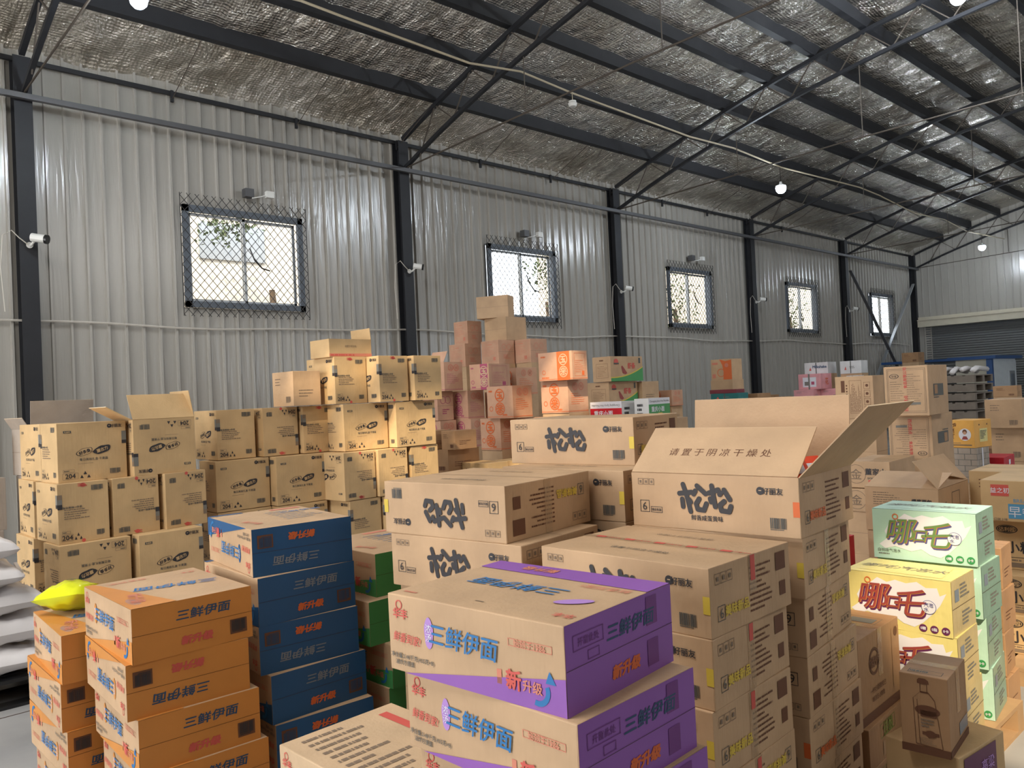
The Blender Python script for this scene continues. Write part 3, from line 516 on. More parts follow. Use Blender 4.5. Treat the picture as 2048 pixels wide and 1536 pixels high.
def body_mesh(L, W, H, mat, opened):
    key = (round(L, 3), round(W, 3), round(H, 3), mat, opened, random.randrange(3))
    if key in _body: return _body[key]
    rd = random.Random(str(key)); bm = bmesh.new()
    bmesh.ops.create_cube(bm, size=1, matrix=Matrix.Translation((L/2, W/2, H/2)) @ Matrix.Diagonal((L, W, H, 1)))
    if opened:
        top = [f for f in bm.faces if f.normal.z > .9][0]
        bmesh.ops.inset_region(bm, faces=[top], thickness=.005)
        r = bmesh.ops.translate(bm, verts=list(top.verts), vec=(0, 0, -H*.6))
    e = [e for e in bm.edges if all(abs(v.co.z) < 1e-4 or abs(v.co.z-H) < 1e-4 for v in e.verts)] if not opened else [e for e in bm.edges if all(abs(v.co.z) < 1e-4 for v in e.verts) or (abs(e.verts[0].co.z-e.verts[1].co.z) > .9*H)]
    bmesh.ops.bevel(bm, geom=e, offset=.0035, segments=2, profile=.6, affect='EDGES')
    if not opened:
        bmesh.ops.bisect_plane(bm, geom=bm.verts[:]+bm.edges[:]+bm.faces[:], plane_co=(L*.35, 0, 0), plane_no=(1, 0, 0))
        bmesh.ops.bisect_plane(bm, geom=bm.verts[:]+bm.edges[:]+bm.faces[:], plane_co=(L*.7, 0, 0), plane_no=(1, 0, 0))
        for v in bm.verts:      # slightly crushed corners, only ever inwards
            k = .0025; c = Vector((L/2, W/2, H/2)); n = noise.noise(v.co*7+Vector((rd.random(), 0, 0)))
            d = (c-v.co); v.co += Vector((math.copysign(k*abs(n), d.x), math.copysign(k*abs(n), d.y), 0)) if abs(d.x) > .4*L or abs(d.y) > .4*W else Vector()
    me = bpy.data.meshes.new('carton_body'); bm.to_mesh(me); bm.free(); me.materials.append(M[mat]); _body[key] = me; return me
def flap_obj(root, kind, L, W, H, ang, length, mat='kraft', words=False, lift=0):
    """one hinged flap. ang: degrees up from flat-closed (0) through upright (90) to folded out (180)"""
    a = math.radians(ang); t = .004; mb = MB(); w = (L if kind in 'FB' else W)-.006
    mb.box(0, 0, 0, w, length, t, mat)
    mb.box(0, length, 0, w, length+.0006, t, 'cut')
    if words:
        V, Fc, wd, ht = text_geo('请 置 于 阴 凉 干 燥 处', 0, 2); s = .8*w/wd*.78
        mb.raw([(w/2+x*s, length*.45+y*s, t+.0008) for x, y in V], Fc, 'ink_brown')
    if words == 'red':
        pass
    o = mb.build('flap', root)
    R = {'F': (Matrix.Translation((.003, .002, H)), 0), 'B': (Matrix.Translation((L-.003, W-.002, H)) @ Matrix.Rotation(PI, 4, 'Z'), 0),
         'R': (Matrix.Translation((L-.002, .003, H)) @ Matrix.Rotation(PI/2, 4, 'Z'), 0), 'L': (Matrix.Translation((.002, W-.003, H)) @ Matrix.Rotation(-PI/2, 4, 'Z'), 0)}[kind][0]
    o.matrix_local = R @ Matrix.Rotation(a, 4, 'X'); return o
def tape_obj(root, L, W, H, side, red=True):
    mb = MB(); t = .0018; hw = .022
    def strip(p0, p1, p2, p3, m): mb.face([p0, p1, p2, p3], m)
    if side == 'T':        # along the seam of the top and down the right-hand end
        y0, y1 = W/2-hw, W/2+hw
        strip((0, y0, H+t), (L+t, y0, H+t), (L+t, y1, H+t), (0, y1, H+t), 'tape'); strip((L+t, y0, H*.45), (L+t, y1, H*.45), (L+t, y1, H+t), (L+t, y0, H+t), 'tape')
        if red:
            for i in range(5):
                x = L*(.08+.19*i); strip((x, y0+.01, H+t*1.4), (x+L*.06, y0+.012, H+t*1.4), (x+L*.06, y1-.012, H+t*1.4), (x, y1-.01, H+t*1.4), 'ink_red')
                V, Fc, wd, ht = text_geo('三只松鼠', .01, 1) if 0 else text_geo('封箱专用', 0, 1); s = L*.085/wd
                mb.raw([(x+L*.115+a*s, W/2+b*s, H+t*1.4) for a, b in V], Fc, 'ink_red')
            strip((L+t*1.4, y0+.008, H*.62), (L+t*1.4, y1-.008, H*.62), (L+t*1.4, y1-.008, H), (L+t*1.4, y0+.008, H), 'ink_red')
    else:                  # vertical strip down the right-hand face
        y0, y1 = W*.47-hw, W*.47+hw
        strip((L+t, y0, 0), (L+t, y1, 0), (L+t, y1, H), (L+t, y0, H), 'tape')
        if red: strip((L+t*1.4, y0+.01, H*.72), (L+t*1.4, y1-.01, H*.72), (L+t*1.4, y1-.008, H*.98), (L+t*1.4, y0+.01, H*.98), 'ink_red')
    return mb.build('packing_tape', root)
def carton(style, x, y, z, a, L, W, H, label, group=None, flip=False, opened=False, cat='cardboard box', name='cardboard_box', tape=None):
    """x, y = the near right-hand bottom corner; a = heading of the front face"""
    fn, mat, args = STY[style]; r = math.radians(a)
    o = empty(name, (x-L*math.cos(r), y-L*math.sin(r), z), r); tag(o, label, cat, group)
    link('carton_body', body_mesh(L, W, H, mat, opened), o)
    key = (style, round(L, 2), round(W, 2), round(H, 2), flip)
    if key not in _prn:
        mb = MB(); fn(mb, L, W, H, flip, *args); _prn[key] = mb.mesh('printing')
        if opened and False: pass
    if opened:
        mb = MB(); fn(mb, L, W, H, flip, *args)
        keep = [i for i, f in enumerate(mb.f) if not all(mb.v[j][2] > H for j in f)]
        mb.m = [mb.m[i] for i in keep]; mb.f = [mb.f[i] for i in keep]; link('printing', mb.mesh('printing'), o)
    else: link('printing', _prn[key], o)
    if tape: tape_obj(o, L, W, H, tape[0], len(tape) < 2)
    return o

# ------------------------------------------------------------------ the building shell
WY, X0, X1, YF = 11.95, -9.0, 32.6, -9.2
def roof_z(y):
    v = (10.716-y)/.968; return 6.788+.3136*v-.016*v*v
mb = MB(); mb.box(X0-6, YF-6, -.2, X1+.2, WY+.3, 0, 'floor'); S_(mb.build('floor'))
for k, yy in enumerate((5.47, -.6)):
    mb = MB(); mb.box(X0, yy-.004, 0, X1, yy+.004, .0015, 'seam'); S_(mb.build('trim_%d' % (k+1)))
WIN = [(4.60+6.02*k, 6.55+6.02*k, 3.27, 4.80) for k in range(5)]
mb = MB(); p = .233; xs = []
x = X0
while x < X1-.01:
    xs += [(x, 0), (x+p-.060, 0), (x+p-.054, -.044), (x+p-.026, -.044), (x+p-.018, 0)]; x += p
xs = [(a, b) for a, b in xs if a < X1]+[(X1, 0)]
def winat(a, b):
    for w0, w1, z0, z1 in WIN:
        if a < w1 and b > w0: return (w0, w1, z0, z1)
def clipx(a, b):       # split an interval at window edges
    cuts = [a, b]
    for w0, w1, _, _ in WIN:
        for c in (w0, w1):
            if a < c < b: cuts.append(c)
    return sorted(cuts)
for (xa, ya), (xb, yb) in zip(xs, xs[1:]):
    cs = clipx(xa, xb)
    for a, b in zip(cs, cs[1:]):
        fa = ya+(yb-ya)*(a-xa)/(xb-xa); fb = ya+(yb-ya)*(b-xa)/(xb-xa); w_ = winat(a+1e-5, b-1e-5)
        segs = [(0, w_[2]), (w_[3], 6.8)] if w_ else [(0, 6.8)]
        for s0, s1 in segs: mb.face([(a, WY+fa, s0), (b, WY+fb, s0), (b, WY+fb, s1), (a, WY+fa, s1)], 'wall')
for w0, w1, z0, z1 in WIN:      # reveals
    for a, b in (((w0, z0), (w1, z0)), ((w1, z0), (w1, z1)), ((w1, z1), (w0, z1)), ((w0, z1), (w0, z0))):
        mb.face([(a[0], WY-.03, a[1]), (b[0], WY-.03, b[1]), (b[0], WY+.1, b[1]), (a[0], WY+.1, a[1])], 'frame')
S_(mb.build('wall_back'))
# end wall with the roller door opening
mb = MB(); y = WY; i = 0
while y > YF:
    z0 = 0 if y > 11.45 or y < 5.2 else 3.6
    zt = roof_z(max(y-.1, YF))+.35
    for a, b, fa, fb in ((y, y-.19, 0, 0), (y-.19, y-.205, 0, -.02), (y-.205, y-.225, -.02, -.02), (y-.225, y-.233, -.02, 0)):
        mb.face([(X1+fa, a, z0), (X1+fb, b, z0), (X1+fb, b, zt), (X1+fa, a, zt)], 'wall')
    y -= .233
S_(mb.build('wall_right'))
mb = MB()
for k in range(42): mb.box(X1-.02, 5.2, k*.087, X1+.05, 11.45, k*.087+.075, 'shutter') if 0 else mb.raw([(X1+.02, 5.2, k*.087), (X1+.02, 11.45, k*.087), (X1-.02, 11.45, k*.087+.045), (X1-.02, 5.2, k*.087+.045), (X1+.02, 5.2, k*.087+.087), (X1+.02, 11.45, k*.087+.087)], [(0, 1, 2, 3), (3, 2, 5, 4)], 'shutter')
M['shutter'] = simple('grey_roller_slat', (122, 124, 124), .45, .2)
S_(mb.build('door_1'))
mb = MB(); mb.box(X1-.36, 5.0, 3.62, X1-.02, 11.62, 3.86, 'header'); mb.box(X1-.40, 5.0, 3.86, X1-.02, 11.62, 3.9, 'header'); mb.box(X1-.28, 5.0, 3.9, X1-.02, 11.62, 4.0, 'header'); S_(mb.build('trim_3'))
# wall behind the camera's left, with the open loading doorway; and the long wall opposite the windows
mb = MB()
for y0, y1, z0, z1 in ((9.2, WY, 0, 6.8), (2.0, 9.2, 5.2, 8.2), (YF, 2.0, 0, 8.2)): mb.box(X0-.06, y0, z0, X0, y1, z1, 'wall')
S_(mb.build('wall_left'))
mb = MB()
for a, b, z0, z1 in ((X0, X1, 0, 1.1), (X0, X1, 4.4, 6.9), (X0, 17, 1.1, 4.4), (21, 22, 1.1, 4.4), (29, X1, 1.1, 4.4)): mb.box(a, YF-.06, z0, b, YF, z1, 'wall')
S_(mb.build('wall_front'))
# foil lined ceiling: sags a little between purlins; unseen openings added to send sun onto chosen stacks
HOLES = [(-2.7, -.6, .3, 1.25), (-3.1, -1.6, -5.4, -3.7), (.2, 1.3, 1.2, 2.0)]
mb = MB(); dx, dy = .13, .121
nx, ny = int((X1-X0)/dx), int((WY+.0-YF)/dy)
V = []; idx = {}
for j in range(ny+1):
    yy = WY-j*dy; ph = (10.716-yy)/.968; sg = abs(math.sin(PI*ph))
    for i in range(nx+1):
        xx = X0+i*dx
        n = noise.noise(Vector((xx*.9, yy*.35, 0)))*.09+noise.noise(Vector((xx*3.1, yy*1.2, 5)))*.035+noise.noise(Vector((xx*7, yy*3, 9)))*.008
        V.append((xx, yy, roof_z(yy)+.26-sg*.05+n*sg-(.02 if (xx % 1.18) < dx else 0)))
Fc = []
for j in range(ny):
    for i in range(nx):
        xx, yy = X0+(i+.5)*dx, WY-(j+.5)*dy
        if any(a < xx < b and c < yy < d for a, b, c, d in HOLES): continue
        k = j*(nx+1)+i; Fc.append((k, k+nx+1, k+nx+2, k+1))
mb.raw(V, Fc, 'foil'); S_(mb.build('ceiling', smooth=True))
# roof sheet above the foil keeps daylight out
# windows
def window(k, w0, w1, z0, z1):
    root = S_(empty('window_%d' % (k+1), ((w0+w1)/2, WY-.06, z0)))
    hw, h = (w1-w0)/2, z1-z0; m = MB()
    for a, b, c, d in ((-hw, -hw+.09, 0, h), (hw-.09, hw, 0, h), (-hw, hw, 0, .09), (-hw, hw, h-.10, h)): m.box(a, -.04, c, b, .02, d, 'frame')
    S_(m.build('window_frame', root))
    m = MB()
    for s0, s1, yo in ((-hw+.09, .02, .04), (-.03, hw-.09, .08)):
        for a, b, c, d in ((s0, s0+.045, .09, h-.10), (s1-.045, s1, .09, h-.10), (s0, s1, .09, .135), (s0, s1, h-.145, h-.10)): m.box(a, yo, c, b, yo+.03, d, 'alu')
    S_(m.build('window_sash', root))
    for s0, s1, yo in ((-hw+.135, -.025, .055), (.015, hw-.135, .095)):
        m = MB(); m.face([(s0, yo, .135), (s1, yo, .135), (s1, yo, h-.145), (s0, yo, h-.145)], 'glass'); S_(m.build('window_pane', root))
    m = MB(); g0, g1, b0, b1 = -hw-.05, hw+.05, -.14, h+.16; st = .128        # diamond mesh guard standing off the wall
    for sgn in (1, -1):
        c = -6
        while c < 8:
            pts = []
            for i in range(2):
                pass
            # line z = sgn*1.15*(x) + c
            s = 1.15*sgn
            xa, xb = g0, g1; za, zb = s*xa+c, s*xb+c
            def cl(xa, za, xb, zb):
                if za == zb: return None
                t0, t1 = 0, 1
                for lo, hi in ((b0, b1),):
                    ta, tb = (lo-za)/(zb-za), (hi-za)/(zb-za); ta, tb = min(ta, tb), max(ta, tb); t0, t1 = max(t0, ta), min(t1, tb)
                if t0 >= t1: return None
                return (xa+(xb-xa)*t0, za+(zb-za)*t0, xa+(xb-xa)*t1, za+(zb-za)*t1)
            q = cl(xa, za, xb, zb)
            if q: m.bar((q[0], -.075-.004*sgn, q[1]), (q[2], -.075-.004*sgn, q[3]), .0075, .0075, 'wire', up=(0, 1, 0))
            c += st*1.15
    for a, b in ((g0, g0), (g1, g1)): m.bar((a, -.07, b0), (a, -.07, b1), .008, .008, 'wire')
    S_(m.build('wire_guard', root))
    m = MB(); m.tube([(.02, -.09, h*.62), (.08, -.12, h*.5), (.2, -.12, h*.42), (.33, -.12, h*.40)], .012, 'black_plastic'); S_(m.build('cable_end', root)) if k < 3 else None
for k, wv in enumerate(WIN): window(k, *wv)
# steel columns, one per truss
ORD = ['leftmost', 'second from the left', 'third from the left', 'fourth from the left', 'fifth from the left', 'corner']
CX = [2.55+6*t for t in range(6)]
for t, cx in enumerate(CX):
    o = empty('steel_column', (cx, 11.8, 0))
    tag(o, ['black steel column at far left beside the sack pallet and first camera', 'black steel column between the first and second windows', 'black steel column between the second and third windows', 'black steel column between the third and fourth windows', 'black steel column between the fourth and fifth windows', 'black steel column in the corner beside the roller door'][t], 'column', 'wall columns', 'structure')
    m = MB(); m.box(-.105, -.10, 0, .105, -.088, 6.42, 'steel'); m.box(-.105, .088, 0, .105, .10, 6.42, 'steel'); m.box(-.006, -.088, 0, .006, .088, 6.42, 'steel'); m.build('post', o)
    m = MB(); m.box(-.19, -.17, 0, .19, .13, .03, 'steel'); m.build('base_plate', o)
# arched trusses with tie rod and hangers
def truss(t, cx):
    o = empty('roof_truss', (cx, 0, 0))
    tag(o, ['arched lattice roof truss nearest the camera, above the leftmost column', 'arched lattice roof truss above the column between first and second windows', 'arched lattice roof truss above the column between second and third windows', 'arched lattice roof truss above the column between third and fourth windows', 'arched lattice roof truss above the column between fourth and fifth windows', 'arched lattice roof truss against the far gable wall'][t], 'roof truss', 'arched roof trusses', 'structure')
    ys = [11.70-.484*i for i in range(44)]; ys = [y for y in ys if y > YF+.1]
    up = [(0, y, roof_z(y)) for y in ys]
    lo = [(0, y, roof_z(y)-.52+.0*i) for i, y in enumerate(ys)]; lo[0] = (0, 11.68, 5.92)
    m = MB()
    for a, b in zip(up, up[1:]): m.bar(a, b, .07, .07, 'steel')
    m.build('upper_chord', o); m = MB()
    lo2 = [lo[0]]+lo[2:]
    for a, b in zip(lo2, lo2[1:]): m.bar(a, b, .06, .06, 'steel')
    m.build('lower_chord', o); m = MB()
    for i in range(2, len(ys)-2, 2):
        m.bar(up[i], lo[i-1] if i > 2 else (0, ys[1], (roof_z(ys[1])-.6)), .018, .018, 'rod'); m.bar(up[i], lo[i+1], .018, .018, 'rod')
    m.build('web_bracing', o); m = MB()
    m.tube([(0, 11.65, 5.92), (0, 8.5, 6.01), (0, 6.5, 6.08), (0, 1.2, 6.12), (0, -5, 6.05), (0, -9.0, 5.92)], .014, 'rod', 6); m.build('tie_rod', o)
    for y in (8.53, 6.0, 3.5, 1.2, -1.2, -3.6): m = MB(); m.tube([(0, y, 6.05), (0, y, roof_z(y)-.5)], .009, 'rod', 5); m.build('hanger', o)
for t, cx in enumerate(CX): truss(t, cx)
nth = 'first second third fourth fifth sixth seventh eighth ninth tenth eleventh twelfth thirteenth fourteenth fifteenth sixteenth seventeenth eighteenth nineteenth twentieth'.split()
for j in range(1, 16):
    y = 10.716-.968*(j-1); z = roof_z(y)+.045; m = MB()
    m.box(X0, y-.065, z, X1, y+.065, z+.015, 'steel'); m.box(X0, y-.065, z+.015, X1, y-.05, z+.235, 'steel'); m.box(X0, y-.065, z+.235, X1, y+.065, z+.25, 'steel')
    tag(m.build('roof_purlin'), 'long dark channel purlin under the roof foil, %s up from the windowed wall' % nth[j-1], 'purlin', 'roof purlins', 'structure')
m = MB(); m.bar((X0, 11.60, 5.86), (X1-.05, 11.60, 5.86), .07, .07, 'steel_mid'); tag(m.build('eaves_tie_beam'), 'long thin steel beam running across the columns above the windows', 'beam', None, 'structure')
m = MB(); m.bar((X0, 11.86, 6.42), (X1-.05, 11.86, 6.42), .05, .06, 'steel'); tag(m.build('eaves_angle'), 'dark steel angle where the wall sheets meet the roof foil', 'beam', None, 'structure')
for a, b, lb in (((26.7, 11.66, 5.4), (32.2, 11.66, .3), 'dark diagonal wall brace falling from the fifth column to the corner'), ((32.3, 11.72, 5.3), (26.9, 11.72, .3), 'pale diagonal wall brace rising from the fifth column foot to the corner')):
    m = MB(); m.bar(a, b, .03, .10, 'steel_mid' if 'dark' in lb else 'alu', up=(0, 1, 0)); tag(m.build('wall_brace'), lb, 'brace', 'diagonal wall braces')
for k in range(10):
    xx = 2.55+3*(k // 1)*.66+1.9*(k % 1); xx = 4.55+2*k*1.0 if 0 else 4.5+2.0*k+.0
    if abs((xx-2.55) % 6) < .5: continue
    m = MB(); m.bar((xx, 11.82, 6.45), (xx, 11.82, 6.28), .04, .04, 'steel'); m.tube([(xx, 11.8, 6.33), (xx+.02, 10.75, roof_z(10.7)+.02)], .006, 'rod', 5)
    tag(m.build('sag_rod_bracket'), 'small dark bracket with thin rod up to the first purlin, %s along the eaves' % nth[k], 'bracket', 'eaves brackets')
# conduit on the wall
pts = []; x = X0
while x < 32.3:
    pts.append((x, 11.87, 2.985+.03*math.sin(x*.9)+.012*math.sin(x*2.3))); x += .5
m = MB(); m.tube(pts, .016, 'conduit', 6); tag(m.build('cable_conduit'), 'pale cable conduit running along the wall below the windows', 'conduit')
cab = [(-2, 6.62), (1, 6.5), (2.97, 6.46), (4.86, 6.62), (5.55, 6.59), (7.52, 6.53), (8.55, 6.66), (9.7, 6.59), (13.0, 6.5), (14.55, 6.56), (16.48, 6.48), (20.5, 6.62), (21.7, 6.58), (24.1, 6.40), (26.5, 6.5), (28.5, 6.35), (30.3, 6.42), (32.4, 6.5)]
m = MB(); m.tube([(a, 8.6, b) for a, b in cab], .016, 'cable', 6); tag(m.build('lamp_cable'), 'cream lighting cable slung lengthways under the trusses', 'cable')
def lamp(loc, label, r=.09, cord=.4, power=90):
    o = empty('pendant_lamp', loc); tag(o, label, 'lamp', 'bulbs on the slung cable')
    m = MB(); n = 14; rings = []
    prof = [(.0, -.10), (.045, -.095), (.08, -.06), (.092, -.01), (.085, .03)]
    V = []; F = []
    for (rr, zz) in prof:
        for k in range(n): V.append((rr*r/.09*math.cos(2*PI*k/n), rr*r/.09*math.sin(2*PI*k/n), zz*r/.09))
    for i in range(len(prof)-1):
        for k in range(n): F.append((i*n+k, i*n+(k+1) % n, (i+1)*n+(k+1) % n, (i+1)*n+k))
    m.raw(V, F, 'bulb'); m.build('bulb', o, True)
    m = MB(); m.tube([(0, 0, .03*r/.09), (0, 0, .05), (0, 0, .09), (0, 0, .13)], [.085*r/.09, .06, .03, .025], 'white_plastic', 12); m.build('lamp_holder', o)
    m = MB(); m.tube([(0, 0, .12), (.006, 0, cord*.5), (0, .0, cord)], .006, 'black_plastic', 6); m.build('cord', o)
    d = bpy.data.lights.new('bulb_light', 'POINT'); d.energy = power; d.color = (.82, .91, 1); d.shadow_soft_size = .1; l = bpy.data.objects.new('bulb_light', d); C.objects.link(l); l.parent = o; l.location = (0, 0, -.2)
    return o
lamp((2.97, 8.6, 6.06), 'lit white bulb at the top left near the leftmost column')
lamp((16.42, 8.60, 6.02), 'lit white bulb hanging over the third window', .11, .46)
lamp((29.9, 8.60, 5.98), 'lit white bulb hanging before the far gable wall', .11, .44)
lamp((13.1, 3.9, 7.35), 'lit white bulb high up at the top right under the roof crown', .11, .95, 320)
o = empty('junction_box', (9.7, 8.6, 6.42)); tag(o, 'round white junction box hanging on the lighting cable', 'junction box')
m = MB(); m.tube([(0, 0, -.05), (0, 0, .0)], [.055, .075], 'white_plastic', 16); m.tube([(0, 0, .012), (0, 0, .04)], .06, 'white_plastic', 16); m.build('casing', o); m = MB(); m.tube([(0, 0, .04), (0, 0, .17)], .006, 'cable'); m.build('cord', o)
def camera_(loc, label, s=1.0, dome=True):
    o = empty('security_camera', loc); tag(o, label, 'security camera', 'wall cameras')
    d = Vector((.75, -.62, -.18)).normalized(); m = MB()
    m.tube([Vector((0, 0, 0)), d*.13*s], .042*s, 'white_plastic', 14); m.build('housing', o)
    m = MB(); m.tube([d*.13*s, d*.155*s], .045*s, 'black_plastic', 14); m.build('lens_hood', o)
    m = MB(); m.tube([(0, .12, -.08), (0, .04, -.09), d*.04+Vector((0, 0, -.03))], .016, 'white_plastic'); m.tube([(0, .13, -.08), (0, .115, -.08)], .04, 'white_plastic', 12); m.build('bracket', o)
    m = MB(); m.tube([(-.02, .1, -.08), (-.12, .1, .0), (-.2, .11, .09), (-.3, .12, .02), (-.33, .13, -.4), (-.3, .13, -.95)], .007, 'conduit', 6); m.build('lead', o)
camera_((2.56, 11.57, 4.04), 'white security camera on the leftmost black column', 1.3)
camera_((8.56, 11.57, 4.14), 'white security camera on the column between first and second windows', 1.2)
camera_((14.56, 11.57, 4.10), 'white security camera on the column between second and third windows', 1.2)
camera_((20.56, 11.57, 4.14), 'white security camera on the column between third and fourth windows', 1.2)
camera_((26.56, 11.57, 4.12), 'white security camera on the column between fourth and fifth windows', 1.2)
for k in range(3):
    w0, w1, z0, z1 = WIN[k]; o = empty('window_spotlight', ((w0+w1)/2+.05, 11.8, 5.02)); tag(o, 'small lamp unit mounted above the %s window' % nth[k], 'spotlight', 'spotlights over the windows')
    m = MB(); m.box(-.08, -.05, .0, .06, .08, .13, 'steel_mid'); m.build('housing', o); m = MB(); m.tube([(.02, -.05, -.02), (.12, -.1, .0), (.24, -.12, .04)], .008, 'white_plastic'); m.build('arm', o); m = MB(); m.box(.22, -.16, .0, .34, -.08, .1, 'white_plastic'); m.build('lamp_head', o)
# outside, seen through the panes
m = MB(); m.box(-2, 17, 0, 9.5, 17.4, 6.4, 'render_wall'); m.box(9.9, 17.6, 0, 13.9, 18, 7.5, 'render_wall'); m.box(17.5, 17, 0, 40, 17.3, 9, 'render_wall'); 
o = empty('neighbour_building', (0, 0, 0)); tag(o, 'cream rendered building outside the windows', 'building'); m.build('wall', o)
m = MB(); m.box(5.6, 16.95, 4.9, 6.3, 17.0, 5.7, 'blue_paint'); m.box(6.9, 16.95, 5.0, 8.4, 17.0, 5.8, 'alu'); m.build('window', o)
m = MB(); m.box(X0-20, WY+.3, -.1, 60, 40, 0, 'dust_floor'); S_(m.build('ground'))
def tree(x, y, label, cx=0, cz=5.2, sx=.8, sz=.8, n=420):
    o = empty('tree', (x, y, 0)); tag(o, label, 'tree', 'trees outside the windows'); m = MB(); m.tube([(0, 0, 0), (.1, 0, 2.5), (0, .1, 4.2)], [.16, .12, .06], 'bark', 7); m.build('trunk', o)
    m = MB(); rd = random.Random(x)
    for i in range(n):
        p = Vector((cx+rd.gauss(0, sx), rd.gauss(0, .4), cz+rd.gauss(0, sz))); a = Vector((rd.uniform(-1, 1), rd.uniform(-1, 1), rd.uniform(-1, 1))).normalized()*.055; b = a.cross(Vector((rd.uniform(-1, 1), rd.uniform(-1, 1), 1))).normalized()*.03
        m.face([p-a, p+b, p+a, p-b], 'leaf')
    m.build('foliage', o)
tree(7.9, 15.6, 'leafy tree outside the leftmost window', -.9, 5.45, .28, .16, 300); tree(15.4, 14.8, 'leafy tree outside the second window', .1, 5.1, .35, .35, 500); tree(20.9, 14.6, 'leafy tree outside the third window', -.3, 4.3, .3, .7, 600); tree(28.0, 14.5, 'leafy tree outside the fourth window', -.2, 4.2, .35, .7, 600)

# ------------------------------------------------------------------ noodle cartons (near stacks)
PZ = .10
def pallet(x0, y0, x1, y1, z, label, mat='wood', name='wooden_pallet'):
    o = empty(name, (x0, y0, 0)); tag(o, label, 'pallet', 'pallets under the stacks'); Lx, Ly = x1-x0, y1-y0; m = MB(); n = max(3, int(Ly/.14))
    for i in range(n): a = Ly*i/n; m.box(0, a, z-.02, Lx, a+Ly/n*.78, z, mat)
    m.build('deck_boards', o); m = MB()
    for i in range(3):
        a = (Lx-.09)*i/2; m.box(a, 0, .018, a+.09, Ly, z-.021, mat)
    for i in range(3): a = (Ly-.1)*i/2; m.box(0, a, 0, Lx, a+.1, .018, mat)
    m.build('bearers', o); return o
N = (.56, .43, .19)
def noodle(style, x, y, z, a, label, group, flip=False, tape=None): return carton(style, x, y, z, a, *N, label, group, flip, tape=tape)
g = 'purple-sided noodle cartons'
noodle('purple', 1.196, 1.155, 1.050, -84.2, 'purple-sided instant noodle carton at the top of the front stack', g)
noodle('purple2', 1.186, 1.120, .860, -87.8, 'purple-sided noodle carton second from top of the front stack', g)
noodle('purple2', 1.205, 1.110, .670, -88.5, 'purple-sided noodle carton third from top, cut by the bottom edge of the photo', g)
for k in range(3): noodle('purple2', 1.20, 1.12, .48-.19*k, -87, 'purple-sided noodle carton %s from top of the front stack' % nth[3+k], g)
noodle('purple_t', 1.169, 1.805, .480, -88, 'flat noodle carton with printed text on its top, left of the purple stack', g)
for k in range(2): noodle('purple2', 1.169, 1.80, .29-.19*k, -88, 'noodle carton %s below the one with the text-covered top' % nth[k], g)
g = 'orange-sided noodle cartons'
for k, (x, y, a, fl, lb) in enumerate(((.903, 2.925, -90.3, False, 'orange-sided noodle carton on top of the taller orange stack'), (.882, 2.937, -92.6, True, 'orange-sided noodle carton upside down, second in the taller orange stack'),
        (.91, 2.918, -91.8, False, 'orange-sided noodle carton third from top of the taller orange stack'), (.934, 2.903, -91.4, False, 'orange-sided noodle carton fourth from top, at the photo edge'), (.93, 2.91, -91, False, 'orange-sided noodle carton at the foot of the taller orange stack'))):
    noodle('orange', x, y, .86-.19*k, a, lb, g, fl)
for k, (x, y, a, fl, lb) in enumerate(((.440, 3.36, -93, False, 'orange-sided noodle carton with the yellow bag lying on it'), (.436, 3.385, -90.5, True, 'orange-sided noodle carton upside down under the one with the yellow bag'),
        (.445, 3.375, -89, True, 'orange-sided noodle carton third down in the left orange stack'), (.45, 3.38, -90, False, 'orange-sided noodle carton at the foot of the left orange stack'))):
    pass
g2 = 'orange-sided noodle cartons in the left stack'
for k, (x, y, a, fl, lb) in enumerate(((.833, 3.545, -92.5, False, 'orange-sided noodle carton with the yellow bag lying on it'), (.828, 3.56, -90.5, True, 'orange-sided noodle carton upside down under the one with the yellow bag'),
        (.842, 3.545, -89, True, 'orange-sided noodle carton third down in the left orange stack'), (.85, 3.54, -90, False, 'orange-sided noodle carton at the foot of the left orange stack'))):
    noodle('orange', x, y, .67-.19*k, a, lb, g2, fl)
g = 'blue-sided noodle cartons'
for k, (x, y, a, fl, lb) in enumerate(((1.399, 3.042, -95.7, True, 'blue-sided noodle carton upside down on top of the blue stack'), (1.401, 3.009, -91.6, False, 'blue-sided noodle carton second from top of the blue stack'),
        (1.399, 3.011, -94.1, True, 'blue-sided noodle carton third from top of the blue stack'), (1.424, 2.975, -90, False, 'blue-sided noodle carton fourth from top of the blue stack'), (1.429, 2.961, -93.5, True, 'blue-sided noodle carton fifth from top of the blue stack'), (1.42, 2.97, -92, False, 'blue-sided noodle carton at the foot of the blue stack'))):
    noodle('blue', x, y, 1.05-.19*k, a, lb, g, fl)
g = 'green-sided noodle cartons'
for k, (x, y, a, lb) in enumerate(((1.96, 3.03, -90, 'green-sided noodle carton on top of the green stack behind the blue one'), (1.885, 2.98, -88, 'green-sided noodle carton second from top of the green stack'), (1.96, 2.93, -88, 'green-sided noodle carton third from top of the green stack'),
        (1.95, 2.95, -89, 'green-sided noodle carton fourth from top of the green stack'), (1.95, 2.95, -88, 'green-sided noodle carton at the foot of the green stack'))):
    noodle('green', x, y, .86-.19*k, a, lb, g)
pallet(.85, 2.88, 2.42, 4.15, PZ, 'wooden pallet under the orange, blue and green noodle stacks'); pallet(1.12, 1.08, 1.68, 2.4, PZ, 'wooden pallet under the purple noodle stack')
